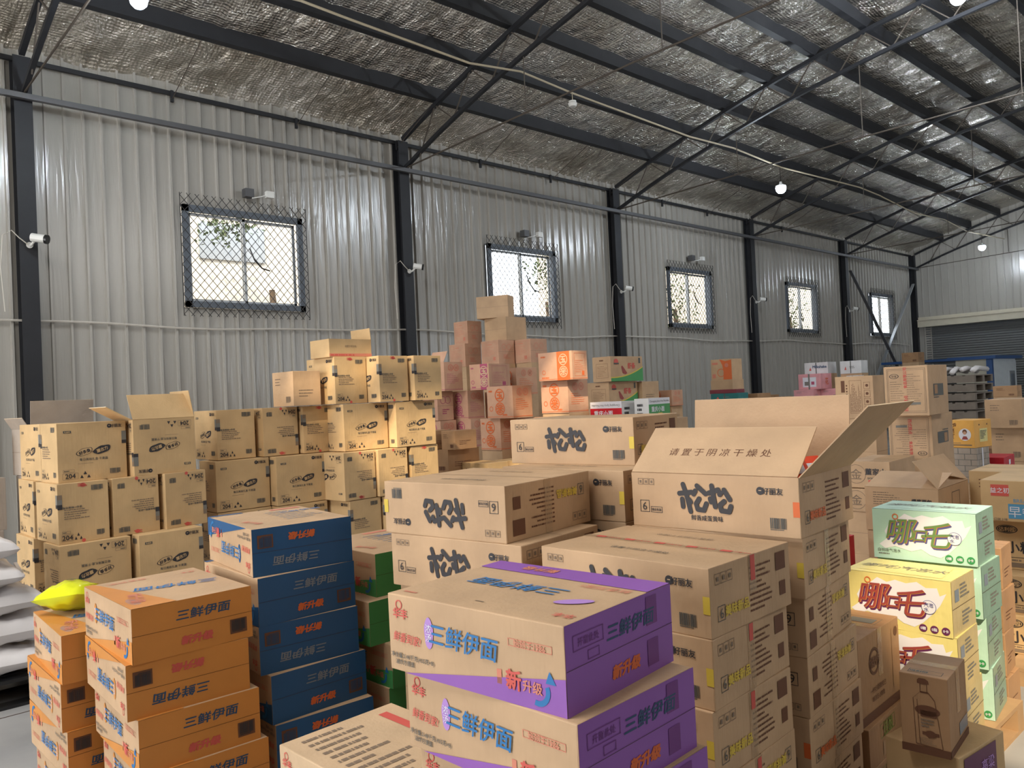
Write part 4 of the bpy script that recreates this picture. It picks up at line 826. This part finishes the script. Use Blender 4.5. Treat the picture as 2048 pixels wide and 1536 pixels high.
# ------------------------------------------------------------------ wide snack cartons
Sd = (.68, .5, .21); g = 'wide beige snack cartons'
def song(x, y, z, a, label, flip=False, style='song', tape=None, opened=False, L=.68, W=.5): return carton(style, x, y, z, a, L, W, .21, label, g, flip, opened, tape=tape)
s1 = song(2.574, 1.340, 1.186, -85.4, 'open wide beige snack carton with raised flaps and red packets inside', style='song_y', opened=True)
f = flap_obj(s1, 'F', *Sd, 40, .25, words=True); f['label'] = 'front flap printed with a line of characters'
flap_obj(s1, 'B', *Sd, 96, .27); flap_obj(s1, 'R', *Sd, 135, .34); flap_obj(s1, 'L', *Sd, -70, .12)
for i, (dx, dy, rz) in enumerate(((.56, .20, 1.3), (.56, .33, 1.1), (.32, .3, .1), (.50, .26, 1.5))):
    m = MB(); nx_ = 12; P = []
    for a in range(nx_+1):
        for b in range(7):
            u, v = a/nx_, b/6; P.append((.22*(u-.5), .15*(v-.5), .03*math.sin(PI*u)**.5*math.sin(PI*v)**.5 if 0 < a < nx_ and 0 < b < 6 else 0))
    Q = [(p[0], p[1], -p[2]) for p in P]; F_ = []
    for a in range(nx_):
        for b in range(6): k = a*7+b; F_.append((k, k+7, k+8, k+1))
    m.raw(P, F_, 'red_film'); m.raw(Q, [f[::-1] for f in F_], 'red_film'); m.box(-.05, -.03, .029, .05, .03, .031, 'paper')
    o = m.build('snack_packet', None, True); r = math.radians(-85.4); o.location = (2.520+dx*math.cos(r)-dy*math.sin(r), 2.018+dx*math.sin(r)+dy*math.cos(r), [1.40, 1.37, 1.33, 1.43][i]); o.rotation_euler = ([1.1, 1.0, .1, 1.2][i], 0, rz+r)
    tag(o, ['red glossy snack packet nearest the gap of the open carton', 'red glossy snack packet at the rear of the open carton', 'red glossy snack packet deep inside the open carton', 'red glossy snack packet at the right inside the open carton'][i], 'snack packet', 'red snack packets')
song(2.744, 2.174, 1.396, -81.4, 'wide beige snack carton at upper left of the open one, its top slightly ajar', W=.42)
song(2.545, 2.080, 1.186, -86, 'wide beige snack carton under the ajar one, left of the open carton')
for k in range(5): song(2.545, 2.08, .976-.21*k, -87, 'wide beige snack carton %s from top of the hidden rear stack' % nth[k+2])
song(1.953, 2.150, 1.186, -81.5, 'wide beige snack carton upside down showing a 9, front left of the snack stacks', flip=True, L=.64, W=.56, tape='Rx')
song(1.956, 2.080, .976, -82.2, 'wide beige snack carton under the upside-down one')
for k in range(4): song(1.965, 2.07, .766-.21*k, -84, 'wide beige snack carton %s below the upside-down one' % nth[k+1])
for k, (x, y, a, lb) in enumerate(((2.017, 1.346, -88.7, 'wide beige snack carton with red tape along its closed top, right behind the purple stack'), (2.016, 1.345, -86.6, 'wide beige snack carton directly under the one with the red taped top'), (2.006, 1.349, -87.9, 'wide beige snack carton third down below the red taped top'),
        (2.02, 1.34, -86.5, 'wide beige snack carton fourth down below the red taped top'), (2.01, 1.345, -88, 'wide beige snack carton fifth down below the red taped top'))):
    song(x, y, .976-.21*k, a, lb, tape='T' if k == 0 else 'R', flip=(k == 3))
for k, (x, y, a, lb) in enumerate(((2.59, 1.345, -82.9, 'wide beige snack carton directly under the open one'), (2.614, 1.362, -82.6, 'wide beige snack carton two below the open one'), (2.616, 1.363, -84.5, 'wide beige snack carton three below the open one'), (2.612, 1.366, -85.9, 'wide beige snack carton four below the open one, with an orange mark'), (2.61, 1.365, -85, 'wide beige snack carton at the foot of the stack under the open one'))):
    song(x, y, .976-.21*k, a, lb, style='song_y' if k == 3 else 'song', tape='Rx', flip=k in (1, 2))
pallet(1.95, 1.33, 3.15, 2.75, .136, 'wooden pallet under the wide snack cartons')
# ------------------------------------------------------------------ liquor cartons
carton('seal', 3.145, 1.425, .335, -88, .30, .44, .35, 'brown liquor carton with round seal emblem beside the snack stack', 'brown liquor cartons', tape='Tx')
carton('liq', 3.15, 1.40, .17, -86, .32, .43, .165, 'brown liquor carton under the one with the round seal', 'brown liquor cartons')
carton('liq', 3.15, 1.40, 0, -87, .32, .43, .17, 'brown liquor carton at the floor under the seal carton', 'brown liquor cartons')
carton('bottle', 2.910, 1.016, .419, -84, .155, .26, .27, 'brown carton printed with a large liquor bottle', 'brown liquor cartons', tape='Tx')
carton('plum', 2.93, 1.00, .17, -97, .26, .34, .25, 'yellowish carton with plum label corner, under the bottle carton', 'brown liquor cartons')
carton('liq', 2.92, 1.0, 0, -90, .28, .36, .17, 'brown carton on the floor under the plum label carton', 'brown liquor cartons')
# ------------------------------------------------------------------ soda cartons
G = (.452, .294, .237); KS = 1.13; g = 'mint green soda cartons'
for k, (x, y, a, lb) in enumerate(((3.521, 1.09, -86.9, 'mint green sparkling drink carton on top of the green soda stack'), (3.529, 1.084, -88.4, 'mint green drink carton second from top of the soda stack'), (3.562, 1.084, -85.1, 'mint green drink carton third from top of the soda stack'),
        (3.588, 1.079, -83.3, 'mint green drink carton fourth from top of the soda stack'))):
    carton('mint', x*KS, y*KS, .853-.237*k if k < 4 else -.0, a, *G, lb, g)
g = 'yellow soda cartons'
for k, (x, y, a, lb) in enumerate(((3.208, 1.09, -89.3, 'yellow sparkling drink carton on top of the yellow stack'), (3.213, 1.08, -87.4, 'yellow drink carton second down in the yellow stack'), (3.255, 1.083, -86.8, 'yellow drink carton third down in the yellow stack'))):
    carton('lemon', x*KS, y*KS, .616-.237*k, a, *G, lb, g)
pallet(3.62, 1.2, 4.4, 1.72, .14, 'wooden pallet under the soda cartons')
# ------------------------------------------------------------------ stacked gift cartons marked 204
E1, E2 = (.45, .32, .40), (.32, .45, .40)
def gift(e, x, y, z, a, label, grp, flip=False, red=False, opened=False, H=.40):
    L, W, _ = E1 if e == 1 else E2
    return carton(('gA' if e == 1 else 'gB')+('r' if red else ''), x, y, z, a, L, W, H, label, grp, flip, opened)
g = 'tan cartons marked 204, left cluster'
gift(2, 1.425, 5.986, 1.280, -85.4, 'crumpled tan 204 carton at the top left corner of the left cluster', g)
gift(1, 1.410, 6.36, 1.280, -86, 'tan 204 carton just behind the crumpled corner one', g)
l13 = gift(2, 1.900, 5.960, 1.280, -86, 'open tan 204 carton upside down with its flap standing up', g, True, opened=True)
flap_obj(l13, 'R', .32, .45, .40, 62, .20, 'kraft_yellow'); flap_obj(l13, 'F', .32, .45, .40, 150, .2, 'kraft_yellow'); flap_obj(l13, 'B', .32, .45, .40, 80, .2, 'kraft_yellow')
gift(1, 1.398, 5.916, .88, -86.8, 'tan 204 carton at the second row corner of the left cluster', g, red=True)
gift(1, 1.745, 5.939, .88, -84.8, 'tan 204 carton mid second row of the left cluster, upside down', g, True, True)
gift(1, 2.100, 5.942, .88, -81, 'dented tan 204 carton with torn tape at the right of the second row', g, True, True)
gift(1, 1.375, 6.44, .88, -90, 'tan 204 carton behind the second row corner, edge on', g)
gift(2, 1.387, 5.857, .48, -85.9, 'tan 204 carton in shade at the third row corner, upside down', g, True)
gift(2, 1.870, 5.830, .48, -88, 'tan 204 carton in the third row behind the orange stack', g)
gift(1, 1.36, 6.42, .48, -88, 'narrow view tan 204 carton standing left behind the third row corner', g)
gift(1, 1.37, 5.83, .08, -87, 'tan 204 carton on the bottom row of the left cluster', g); gift(1, 1.80, 5.83, .08, -88, 'tan 204 carton at the floor behind the orange stack', g); gift(1, 1.36, 6.4, .08, -88, 'tan 204 carton at the floor behind the bottom row corner', g)
gift(1, 2.20, 5.83, .08, -88, 'tan 204 carton bottom row right, out of sight', g)
lf = carton('grey', 1.47, 6.92, 1.285, -84, .4, .46, .36, 'grey open carton with a tall standing flap behind the left cluster', None, opened=True)
flap_obj(lf, 'R', .4, .46, .36, 95, .21, 'grey_card'); flap_obj(lf, 'F', .4, .46, .36, 120, .1, 'grey_card')
for k in range(3): carton('grey', 1.46, 6.91, .08+.40*k, -88, .4, .42, .4, 'grey carton %s from the floor under the open grey one' % nth[k])
g = 'tan cartons marked 204, middle cluster'
gift(1, 2.63, 6.265, 1.32, -90, 'tan 204 carton at the top left of the middle cluster', g, red=False)
gift(1, 2.990, 6.20, 1.32, -88, 'tan 204 carton upside down at the top middle of the middle cluster', g, True, True)
gift(1, 3.330, 6.16, 1.32, -89, 'tan 204 carton at the top right of the middle cluster', g, red=True)
gift(2, 2.58, 6.20, .915, -90, 'tan 204 carton second row left of the middle cluster, behind the blue stack', g)
gift(2, 3.04, 6.10, .915, -90, 'tan 204 carton second row right of the middle cluster, behind the blue stack', g)
gift(2, 2.58, 6.19, .51, -90, 'tan 204 carton third row left of the middle cluster', g); gift(2, 3.04, 6.09, .51, -90, 'tan 204 carton third row right of the middle cluster', g)
gift(2, 2.58, 6.19, .105, -90, 'tan 204 carton on the bottom row, left of the middle cluster', g); gift(2, 3.04, 6.09, .105, -90, 'tan 204 carton on the bottom row, right of the middle cluster', g)
g = 'tan cartons marked 204, right cluster'
gift(1, 3.534, 5.960, 1.725, -88.8, 'tan 204 carton at the top left of the right cluster, under the open one', g, red=True)
gift(1, 3.875, 5.800, 1.725, -86, 'sunlit tan 204 carton at the top middle of the right cluster', g, red=True)
gift(1, 4.225, 5.77, 1.725, -86, 'tan 204 carton at the top right of the right cluster', g)
gift(2, 3.575, 5.914, 1.32, -88.8, 'sunlit tan 204 carton second row left of the right cluster', g)
gift(2, 4.045, 5.821, 1.32, -86.9, 'sunlit tan 204 carton second row right of the right cluster', g)
gift(1, 3.500, 5.814, .915, -86, 'tan 204 carton upside down third row left of the right cluster', g, True, True)
gift(1, 3.835, 5.81, .915, -86, 'tan 204 carton upside down third row middle of the right cluster', g, True, True)
gift(1, 4.20, 5.84, .915, -86, 'tan 204 carton third row right of the right cluster', g, red=True)
gift(1, 3.544, 5.82, .51, -86, 'tan 204 carton fourth row left of the right cluster', g); gift(1, 3.885, 5.81, .51, -86, 'tan 204 carton fourth row middle of the right cluster', g); gift(1, 4.225, 5.81, .51, -86, 'tan 204 carton fourth row right of the right cluster', g)
for k in range(3): gift(1, 3.55+.345*k, 5.82, .105, -87, 'tan 204 carton %s along the bottom row of the right cluster' % nth[k], g)
r0 = carton('redband', 3.50, 5.97, 2.125, -88, .30, .43, .155, 'open carton with red tape band on top of the right cluster', None, opened=True); flap_obj(r0, 'B', .30, .43, .155, 85, .10, 'kraft_yellow')
carton('plain', 3.20, 6.06, 1.725, -88, .34, .26, .29, 'pale torn carton left of the top of the right cluster')
carton('gA', 3.20, 6.55, .105, -88, .40, .32, 1.62/1, 'x') if 0 else None
pallet(1.34, 5.5, 2.5, 7.3, .08, 'wooden pallet under the left 204 cluster'); pallet(2.55, 6.05, 3.45, 6.7, .105, 'wooden pallet under the middle 204 cluster'); pallet(3.45, 5.75, 4.6, 6.4, .105, 'wooden pallet under the right 204 cluster')
# dark cartons at the left edge
carton('grey', 1.00, 7.15, .08, -88, .5, .30, .40, 'shaded plain carton at the left edge, bottom of its stack', 'shaded cartons at the left edge'); carton('grey', 1.00, 7.14, .48, -88, .5, .32, .40, 'shaded plain carton at the left edge, second from the floor', 'shaded cartons at the left edge')
carton('grey', 1.02, 7.16, .88, -86, .5, .33, .40, 'shaded plain carton at the left edge, third from the floor', 'shaded cartons at the left edge'); carton('amber', .98, 7.25, 1.28, -88, .4, .33, .34, 'carton coloured amber for warm light at the left edge of the photo')  # last carton: amber board stands in for warm light falling on it
# ------------------------------------------------------------------ rear piles
def rear(style, x, y, z, a, L, W, H, label, group='cartons of the rear pile', sup=None, **k):
    o = carton(style, x, y, z, a, L, W, H, label, group, **k)
    if sup is not None and z-sup > .08:
        n = max(1, round((z-sup)/.38)); h = (z-sup)/n; r = math.radians(a)
        lab = ' '.join(label.split()[:9]).rstrip(',')
        base = None
        for i in range(n):
            link_o = carton('blank', x+.01, y, sup+h*i, a, max(L, .3), max(W, .28), round(h, 4), 'plain carton %s below the %s' % (nth[n-1-i], lab), 'plain cartons low in the rear piles')
    return o
g = 'red-printed tan cartons of the rear pile'
rear('blank', 8.85, 9.45, 3.014, -62, .55, .30, .36, 'pale plain carton at the very top of the rear pile by the second window', g)
rear('blank', 8.765, 9.43, 2.634, -88, .5, .47, .38, 'pale plain carton second from the top of the rear pile', g)
rear('form', 8.515, 10.10, 2.625, -88, .34, .32, .38, 'tan carton left of the plain one high on the rear pile', g)
rear('form', 8.374, 10.02, 2.24, -88, .39, .36, .38, 'tan carton below the high left one of the rear pile', g, 0)
rear('form', 8.55, 9.40, 2.25, -88, .40, .36, .38, 'tan carton with printed panel under the plain ones of the rear pile', g, 0)
rear('form', 8.95, 9.08, 2.25, -88, .45, .39, .38, 'tan carton with printed panel just below the second window', g, 0)
c7 = rear('cornpink', 6.513, 8.238, 1.832, -88, .31, .32, .38, 'tan carton with standing flap and magenta circle beside the 204 cluster', g, opened=True); flap_obj(c7, 'F', .31, .32, .38, 62, .16, 'kraft_pink')
rear('cornmag', 6.95, 7.85, 1.826, -80, .33, .46, .34, 'tan carton with a magenta label strip on the rear pile', g)
rear('corn', 7.592, 8.01, 1.736, -88, .31, .42, .38, 'shaded tan carton right of the magenta label one', g, 0)
rear('cornband', 6.70, 6.14, 1.879, -88, .52, .27, .33, 'tan carton with a bright red band, top of the corn stack', g)
rear('corn', 6.762, 6.282, 1.499, -88, .42, .36, .38, 'orange-lit tan carton under the red band one', g, 0)
rear('corn', 6.354, 6.78, 1.467, -86, .42, .34, .38, 'orange-lit tan carton left of the corn stack', g)
rear('formp', 6.52, 8.42, 1.445, -88, .30, .28, .385, 'tan carton under the standing flap one', g)
rear('cornpink', 6.903, 8.25, 1.446, -88, .37, .30, .38, 'tan carton with two small circles below the magenta label one', g)
rear('form', 7.30, 8.0, 1.434, -88, .34, .30, .36, 'tan carton between the pile and the orange-lit one', g)
rear('cornpink', 6.54, 8.40, 1.06, -88, .30, .28, .38, 'tan carton at the third row left of the rear pile', g, 0)
rear('cornpink', 6.90, 8.20, 1.066, -88, .40, .30, .38, 'tan carton with a magenta ring, lower rear pile', g, 0)
rear('corn', 6.382, 7.045, 1.085, -88, .35, .30, .38, 'tan carton under the left orange-lit one', g, 0)
rear('corn', 6.72, 6.80, 1.072, -88, .34, .25, .38, 'narrow tan carton right under the orange-lit one', g, 0)
rear('plainb', 5.305, 6.579, 1.185, -88, .22, .31, .20, 'small brown carton with black print, low in front of the rear pile')
rear('plainb', 5.216, 6.862, 1.19, -88, .24, .28, .20, 'small brown carton left of the black print one')
rear('plainb', 5.30, 6.70, .935, -88, .45, .45, .25, 'brown carton under the two small ones', sup=0)
rear('plainy', 5.50, 6.30, .731, -88, .40, .30, .30, 'sunlit yellow-tan carton left, behind the snack stack', 'sunlit cartons behind the snack stack', 0)
rear('plainy', 5.85, 6.20, .73, -88, .36, .30, .30, 'sunlit yellow-tan carton middle, behind the snack stack', 'sunlit cartons behind the snack stack', 0)
rear('plainy', 6.20, 6.02, .73, -88, .32, .32, .30, 'sunlit yellow-tan carton right, behind the snack stack', 'sunlit cartons behind the snack stack', 0)
g = 'shrimp snack cartons'
rear('shrimpR', 8.816, 7.34, 1.866, -88, .33, .77, .36, 'wide tan snack carton with a green swoosh and red characters, upper one', g)
rear('shrimpR', 8.85, 7.42, 1.501, -88, .4, .69, .36, 'tan snack carton with a green swoosh, lower one', g, 0)
rear('plain', 9.57, 7.38, 1.491, -88, .4, .43, .36, 'tan carton right of the lower green swoosh one', None, 0)
rear('corn', 10.354, 7.418, 1.453, -88, .50, .31, .25, 'low tan carton behind the green noodle box'); rear('plain', 10.38, 7.45, 1.2, -88, .43, .31, .25, 'tan carton under the low one behind the green noodle box', sup=0)
carton('hotred', 7.155, 5.823, 1.335, -88, .46, .25, .27, 'red and white noodle box standing open, upside down', 'bright noodle boxes'); carton('hotgreen', 7.30, 5.55, 1.375, -88, .2, .42, .25, 'green and white noodle box right of the red one', 'bright noodle boxes')
rear('plain', 7.17, 5.80, 1.085, -88, .5, .5, .25, 'tan carton under the bright noodle boxes', sup=0); rear('plain', 7.69, 5.60, 1.125, -88, .3, .45, .25, 'tan carton behind the ajar snack carton', sup=0)
rear('oflower', 13.462, 8.233, 1.844, -88, .45, .38, .40, 'tan carton with an orange flower print before the third bay', 'orange flower cartons'); rear('blank', 13.44, 8.22, 1.484, -88, .47, .42, .36, 'plain tan carton under the orange flower one', 'orange flower cartons', 0)
rear('teal', 11.06, 6.67, 1.489, -88, .49, .3, .12, 'small dark teal carton behind the open flap', 'small coloured cartons', 0); rear('maroon', 11.08, 6.72, 1.61, -88, .47, .26, .06, 'flat maroon carton on the teal one', 'small coloured cartons')
rear('plainb', 14.504, 8.322, 1.398, -88, .31, .55, .15, 'low brown carton beside the orange flower stack', sup=0); rear('plainb', 14.2, 7.6, 1.373, -88, .19, .36, .10, 'tiny brown carton in front of the low one', sup=0); rear('plainb', 16.2, 8.9, 1.36, -88, .3, .24, .13, 'small brown carton left of the pink ones', sup=0)
g = 'pink cartons'
rear('pinkp', 16.222, 7.999, 1.386, -88, .44, .35, .18, 'flat pink carton, left one of the lower pair', g, 0); rear('pinkp', 16.60, 7.60, 1.387, -88, .42, .35, .18, 'flat pink carton, right one of the lower pair', g, 0)
rear('sakura', 16.355, 7.897, 1.57, -88, .49, .55, .33, 'pink carton with white label on top of the pink pair', g); rear('milk', 16.92, 7.99, 1.90, -88, .53, .44, .25, 'white drink carton with dark lettering at the rear', 'white drink cartons', 1.567)
rear('milkp', 17.0, 7.30, 1.87, -88, .45, .35, .27, 'bright white drink carton with a dark tape strip', 'white drink cartons', 0); rear('plainp' if 0 else 'milkp', 16.6, 7.2, 1.6, -88, .25, .3, .22, 'small pale carton below the white drink ones', 'white drink cartons', 0)
g = 'framed-print cartons'
rear('doc', 7.050, 2.485, 1.400, -87.6, .35, .52, .42, 'tan carton with framed print and red strip, upper one', g); rear('doc', 7.30, 2.56, .978, -88, .36, .56, .42, 'tan carton with framed print, lower one', g, 0, flip=True)
rear('care', 7.955, 3.312, 1.341, -86, .37, .32, .42, 'tan carton lying with care symbols, left of the framed-print stack', None, 0)
rear('plainb', 25.274, 9.139, 2.177, -88, .47, .53, .30, 'distant brown carton before the roller door', None, 0)
rear('dong', 6.35, 2.55, .866, -86.6, .33, .60, .21, 'tan carton with circle emblem and black characters, above the torn bread carton'); rear('dong', 6.33, 2.54, .68, -86.6, .34, .6, .18, 'tan carton under the circle emblem one', None, 0)
wb = carton('bread', 5.253, 1.827, .743, -88.3, .446, .60, .28, 'open tan bread carton with one flap thrown back', None, opened=True)
flap_obj(wb, 'R', .446, .60, .28, 50, .22); flap_obj(wb, 'F', .446, .60, .28, 14, .3); flap_obj(wb, 'B', .446, .6, .28, 10, .3)
rear('blank', 5.26, 1.83, .37, -88, .44, .6, .37, 'plain tan carton under the open bread carton', None, 0)
rear('portrait', 8.875, 2.718, .982, -100, .27, .34, .28, 'amber carton with a round portrait print', None); rear('grid', 8.86, 2.70, .63, -95, .36, .30, .35, 'grey carton with tile pattern under the portrait one', None, 0)
rear('red', 9.35, 2.60, .667, -86, .3, .5, .18, 'pinkish red carton right of the grey tiled one', 'red cartons', 0); rear('red', 4.856, 2.30, .441, -88, .3, .28, .28, 'bright red carton behind the yellow soda stack', 'red cartons', 0)
rear('plain', 11.078, 2.855, 1.05, -88, .40, .68, .35, 'tan carton with taped middle seam at the right edge'); rear('plain', 11.28, 2.90, .628, -88, .36, .5, .42, 'brown-tan carton below the taped seam one at the right', None, 0)
rear('plainb', 14.962, 3.910, 1.33, -88, .35, .3, .18, 'small brown carton at the right, before the white cabin', None, 0); carton('milkp', 14.7, 3.52, 1.34, -88, .14, .1, .2, 'small white carton at the right edge of the photo')
rear('plainy', 5.95, 1.466, .793, -88, .40, .50, .28, 'large tan carton behind the breakfast one at the right', None, .1)
carton('breakfast', 5.321, 1.301, .849, -88, .31, .52, .24, 'tan carton with red label and blue breakfast panel at the right edge', 'right edge food cartons'); carton('dali', 5.46, 1.32, .541, -88, .30, .55, .3, 'pale tan carton under the breakfast one', 'right edge food cartons')
carton('dali', 5.287, 1.281, .32, -88, .28, .53, .22, 'tan cake carton with black oval mark, upper one', 'right edge food cartons'); carton('dali', 5.25, 1.275, .10, -88, .28, .53, .22, 'tan cake carton with black oval mark, lower one', 'right edge food cartons')
g = 'brown cartons behind the mint stack'
for k, (x, y, z, a) in enumerate(((4.567, 1.305, .623, -86), (4.53, 1.30, .413, -89), (4.50, 1.29, .203, -85), (4.48, 1.28, .0, -88))):
    carton('plainb', x, y, z, a, .3, .22, .21 if k < 3 else .2, ['top', 'second', 'third', 'lowest'][k]+' brown carton in the stack right behind the mint soda cartons', g)
pallet(5.0, .9, 5.9, 1.9, .1, 'wooden pallet under the right edge food cartons'); 
pallet(4.1, .55, 4.95, 1.0, .10, 'empty wooden pallet on the floor at the lower right'); 
# ------------------------------------------------------------------ sacks and small things
def sack(loc, sx, sy, h, rz, label, seed):
    m = MB(); nx_, ny_ = 44, 32; rd = Vector((seed*3.1, seed*1.7, 0)); P = []
    def zz(u, v): return h*.5*(math.sin(PI*min(1, max(0, u)))**.22)*(math.sin(PI*min(1, max(0, v)))**.24)
    for sgn in (1, -1):
        V = []
        for i in range(nx_+1):
            for j in range(ny_+1):
                u, v = i/nx_, j/ny_; n = (noise.noise(Vector((u*5, v*5, sgn))+rd)*.03+noise.noise(Vector((u*14, v*9, sgn))+rd)*.016)*min(1, 7*min(u, 1-u, v, 1-v)); wv = .015*math.sin(9*v+seed)
                V.append((sx*(u-.5)*(1-.06*math.sin(PI*v)), sy*(v-.5)*(1-.05*math.sin(PI*u))+wv*(abs(u-.5)), sgn*zz(u, v)*(1 if sgn > 0 else .85)+n+h*.43))
        F_ = []
        for i in range(nx_):
            for j in range(ny_): k = i*(ny_+1)+j; F_.append((k, k+ny_+1, k+ny_+2, k+1)[::sgn])
        m.raw(V, F_, 'sack')
    o = m.build('woven_sack', None, True); o.location = loc; o.rotation_euler = (0, 0, rz); tag(o, label, 'sack', 'white woven sacks'); 
    m = MB(); m.bar((sx*.49, -sy*.44, h*.43), (sx*.53, sy*.44, h*.43), .02, .012, 'sack'); m.build('stitched_end', o); return o
pz = .17
pallet(.45, 5.60, 1.30, 6.45, pz, 'dark plastic pallet carrying the white sacks', 'black_plastic', 'plastic_pallet')
for k, (dx, dy, r, lb) in enumerate(((0, 0, -.10, 'white woven sack at the bottom of the pile on the pallet'), (.05, .02, -.02, 'plump white woven sack second from the bottom of the pile'), (-.04, .02, .05, 'white woven sack in the middle of the pile'), (-.13, .03, -.06, 'white woven sack second from the top of the pile'), (-.17, .04, .03, 'white woven sack on top of the pile'))):
    sack((.86+dx, 5.92+dy, pz+.01+[0, .16, .335, .505, .665][k]), .86, .62, [.18, .21, .20, .19, .2][k], r, lb, k)
o = empty('snack_bag', (.97, 3.93, .875)); tag(o, 'yellow plastic snack bag lying on the left orange stack', 'snack bag')
m = MB(); nx_ = 14; V = []
for sgn in (1, -1):
    V = []
    for i in range(nx_+1):
        for j in range(nx_+1):
            u, v = i/nx_, j/nx_; q = (math.sin(PI*u)**.4)*(math.sin(PI*v)**.5) if 0 < i < nx_ and 0 < j < nx_ else 0
            V.append((.20*(u-.5), .26*(v-.5), sgn*q*(.075 if sgn > 0 else .05)+.05+noise.noise(Vector((u*6, v*6, 2)))*.014*(q > 0)))
    F_ = [(i*(nx_+1)+j, (i+1)*(nx_+1)+j, (i+1)*(nx_+1)+j+1, i*(nx_+1)+j+1)[::sgn] for i in range(nx_) for j in range(nx_)]
    m.raw(V, F_, 'yellow_film')
b = m.build('bag_body', o, True); o.rotation_euler = (-.15, .25, .5)
m = MB(); Vt, Ft, wd, ht = text_geo('新鲜', 0, 2); m.raw([(p[0]*.045, p[1]*.045-.02, .128) for p in Vt], Ft, 'ink_blue'); Vt, Ft, wd, ht = text_geo('5', 0, 2); m.raw([(p[0]*.06+.03, p[1]*.06-.09, .10) for p in Vt], Ft, 'ink_red'); m.build('printing', o)
# site cabin, grey pallets and roller door things at the far end
o = empty('site_cabin', (28.3, 6.2, 0)); tag(o, 'white panel site cabin with blue roof before the roller door', 'cabin')
m = MB(); m.box(0, 1.9, 0, 2.6, 2.9, 2.2, 'cabin_shade')  # beige body puts the shaded side into colour; the lit front is white
for k in range(26): m.box(.0+k*.1, 1.86, .2, .08+k*.1, 1.9, 2.15, 'cabin')
m.box(0, 1.88, 0, 2.6, 1.9, 2.2, 'cabin'); m.build('wall_panels', o)
m = MB(); m.box(-.15, 1.7, 2.2, 2.75, 3.1, 2.3, 'blue_paint'); m.box(-.03, 1.84, 0, .12, 2.0, 2.2, 'blue_paint'); m.box(-.15, 3.1, 2.2, 2.7, 5.2, 2.28, 'blue_paint'); m.build('roof', o)
m = MB(); m.box(1.75, 1.83, .1, 2.3, 1.86, 1.8, 'alu'); m.box(1.85, 1.82, 1.0, 2.2, 1.83, 1.7, 'frame'); m.build('door', o)
for k in range(5):
    m = MB(); z = .9+.17*k
    for i in range(6): m.box(0, i*.2, z+.12, 1.1, i*.2+.15, z+.14, 'wood_dark')
    for i in range(3): m.box(i*.5, 0, z, i*.5+.1, 1.15, z+.12, 'wood_dark')
    ob = m.build('wooden_pallet'); ob.location = (16.5, 5.0, -.0); tag(ob, '%s grey pallet up in the stack beside the framed-print cartons' % ['lowest', 'second', 'third', 'fourth', 'topmost'][k], 'pallet', 'stack of grey pallets')
carton('plainb', 17.6, 4.95, 0, -88, 1.1, 1.1, .9, 'large brown crate under the stack of grey pallets', cat='crate', name='crate')
m = MB(); 
for i in range(24): a = i*.26; m.tube([(0+.04*math.sin(a*3), -.5+i*.045, .03*math.sin(a*2)), (.3, -.5+i*.045+.02, .05), (.9, -.48+i*.045, .02*math.cos(a*4))], .05, 'sack', 6) if i % 4 == 0 else None
ob = m.build('plastic_sheet_roll', None, True); ob.location = (16.6, 5.55, 1.80); tag(ob, 'rolled white plastic sheeting on top of the grey pallets', 'plastic sheeting')
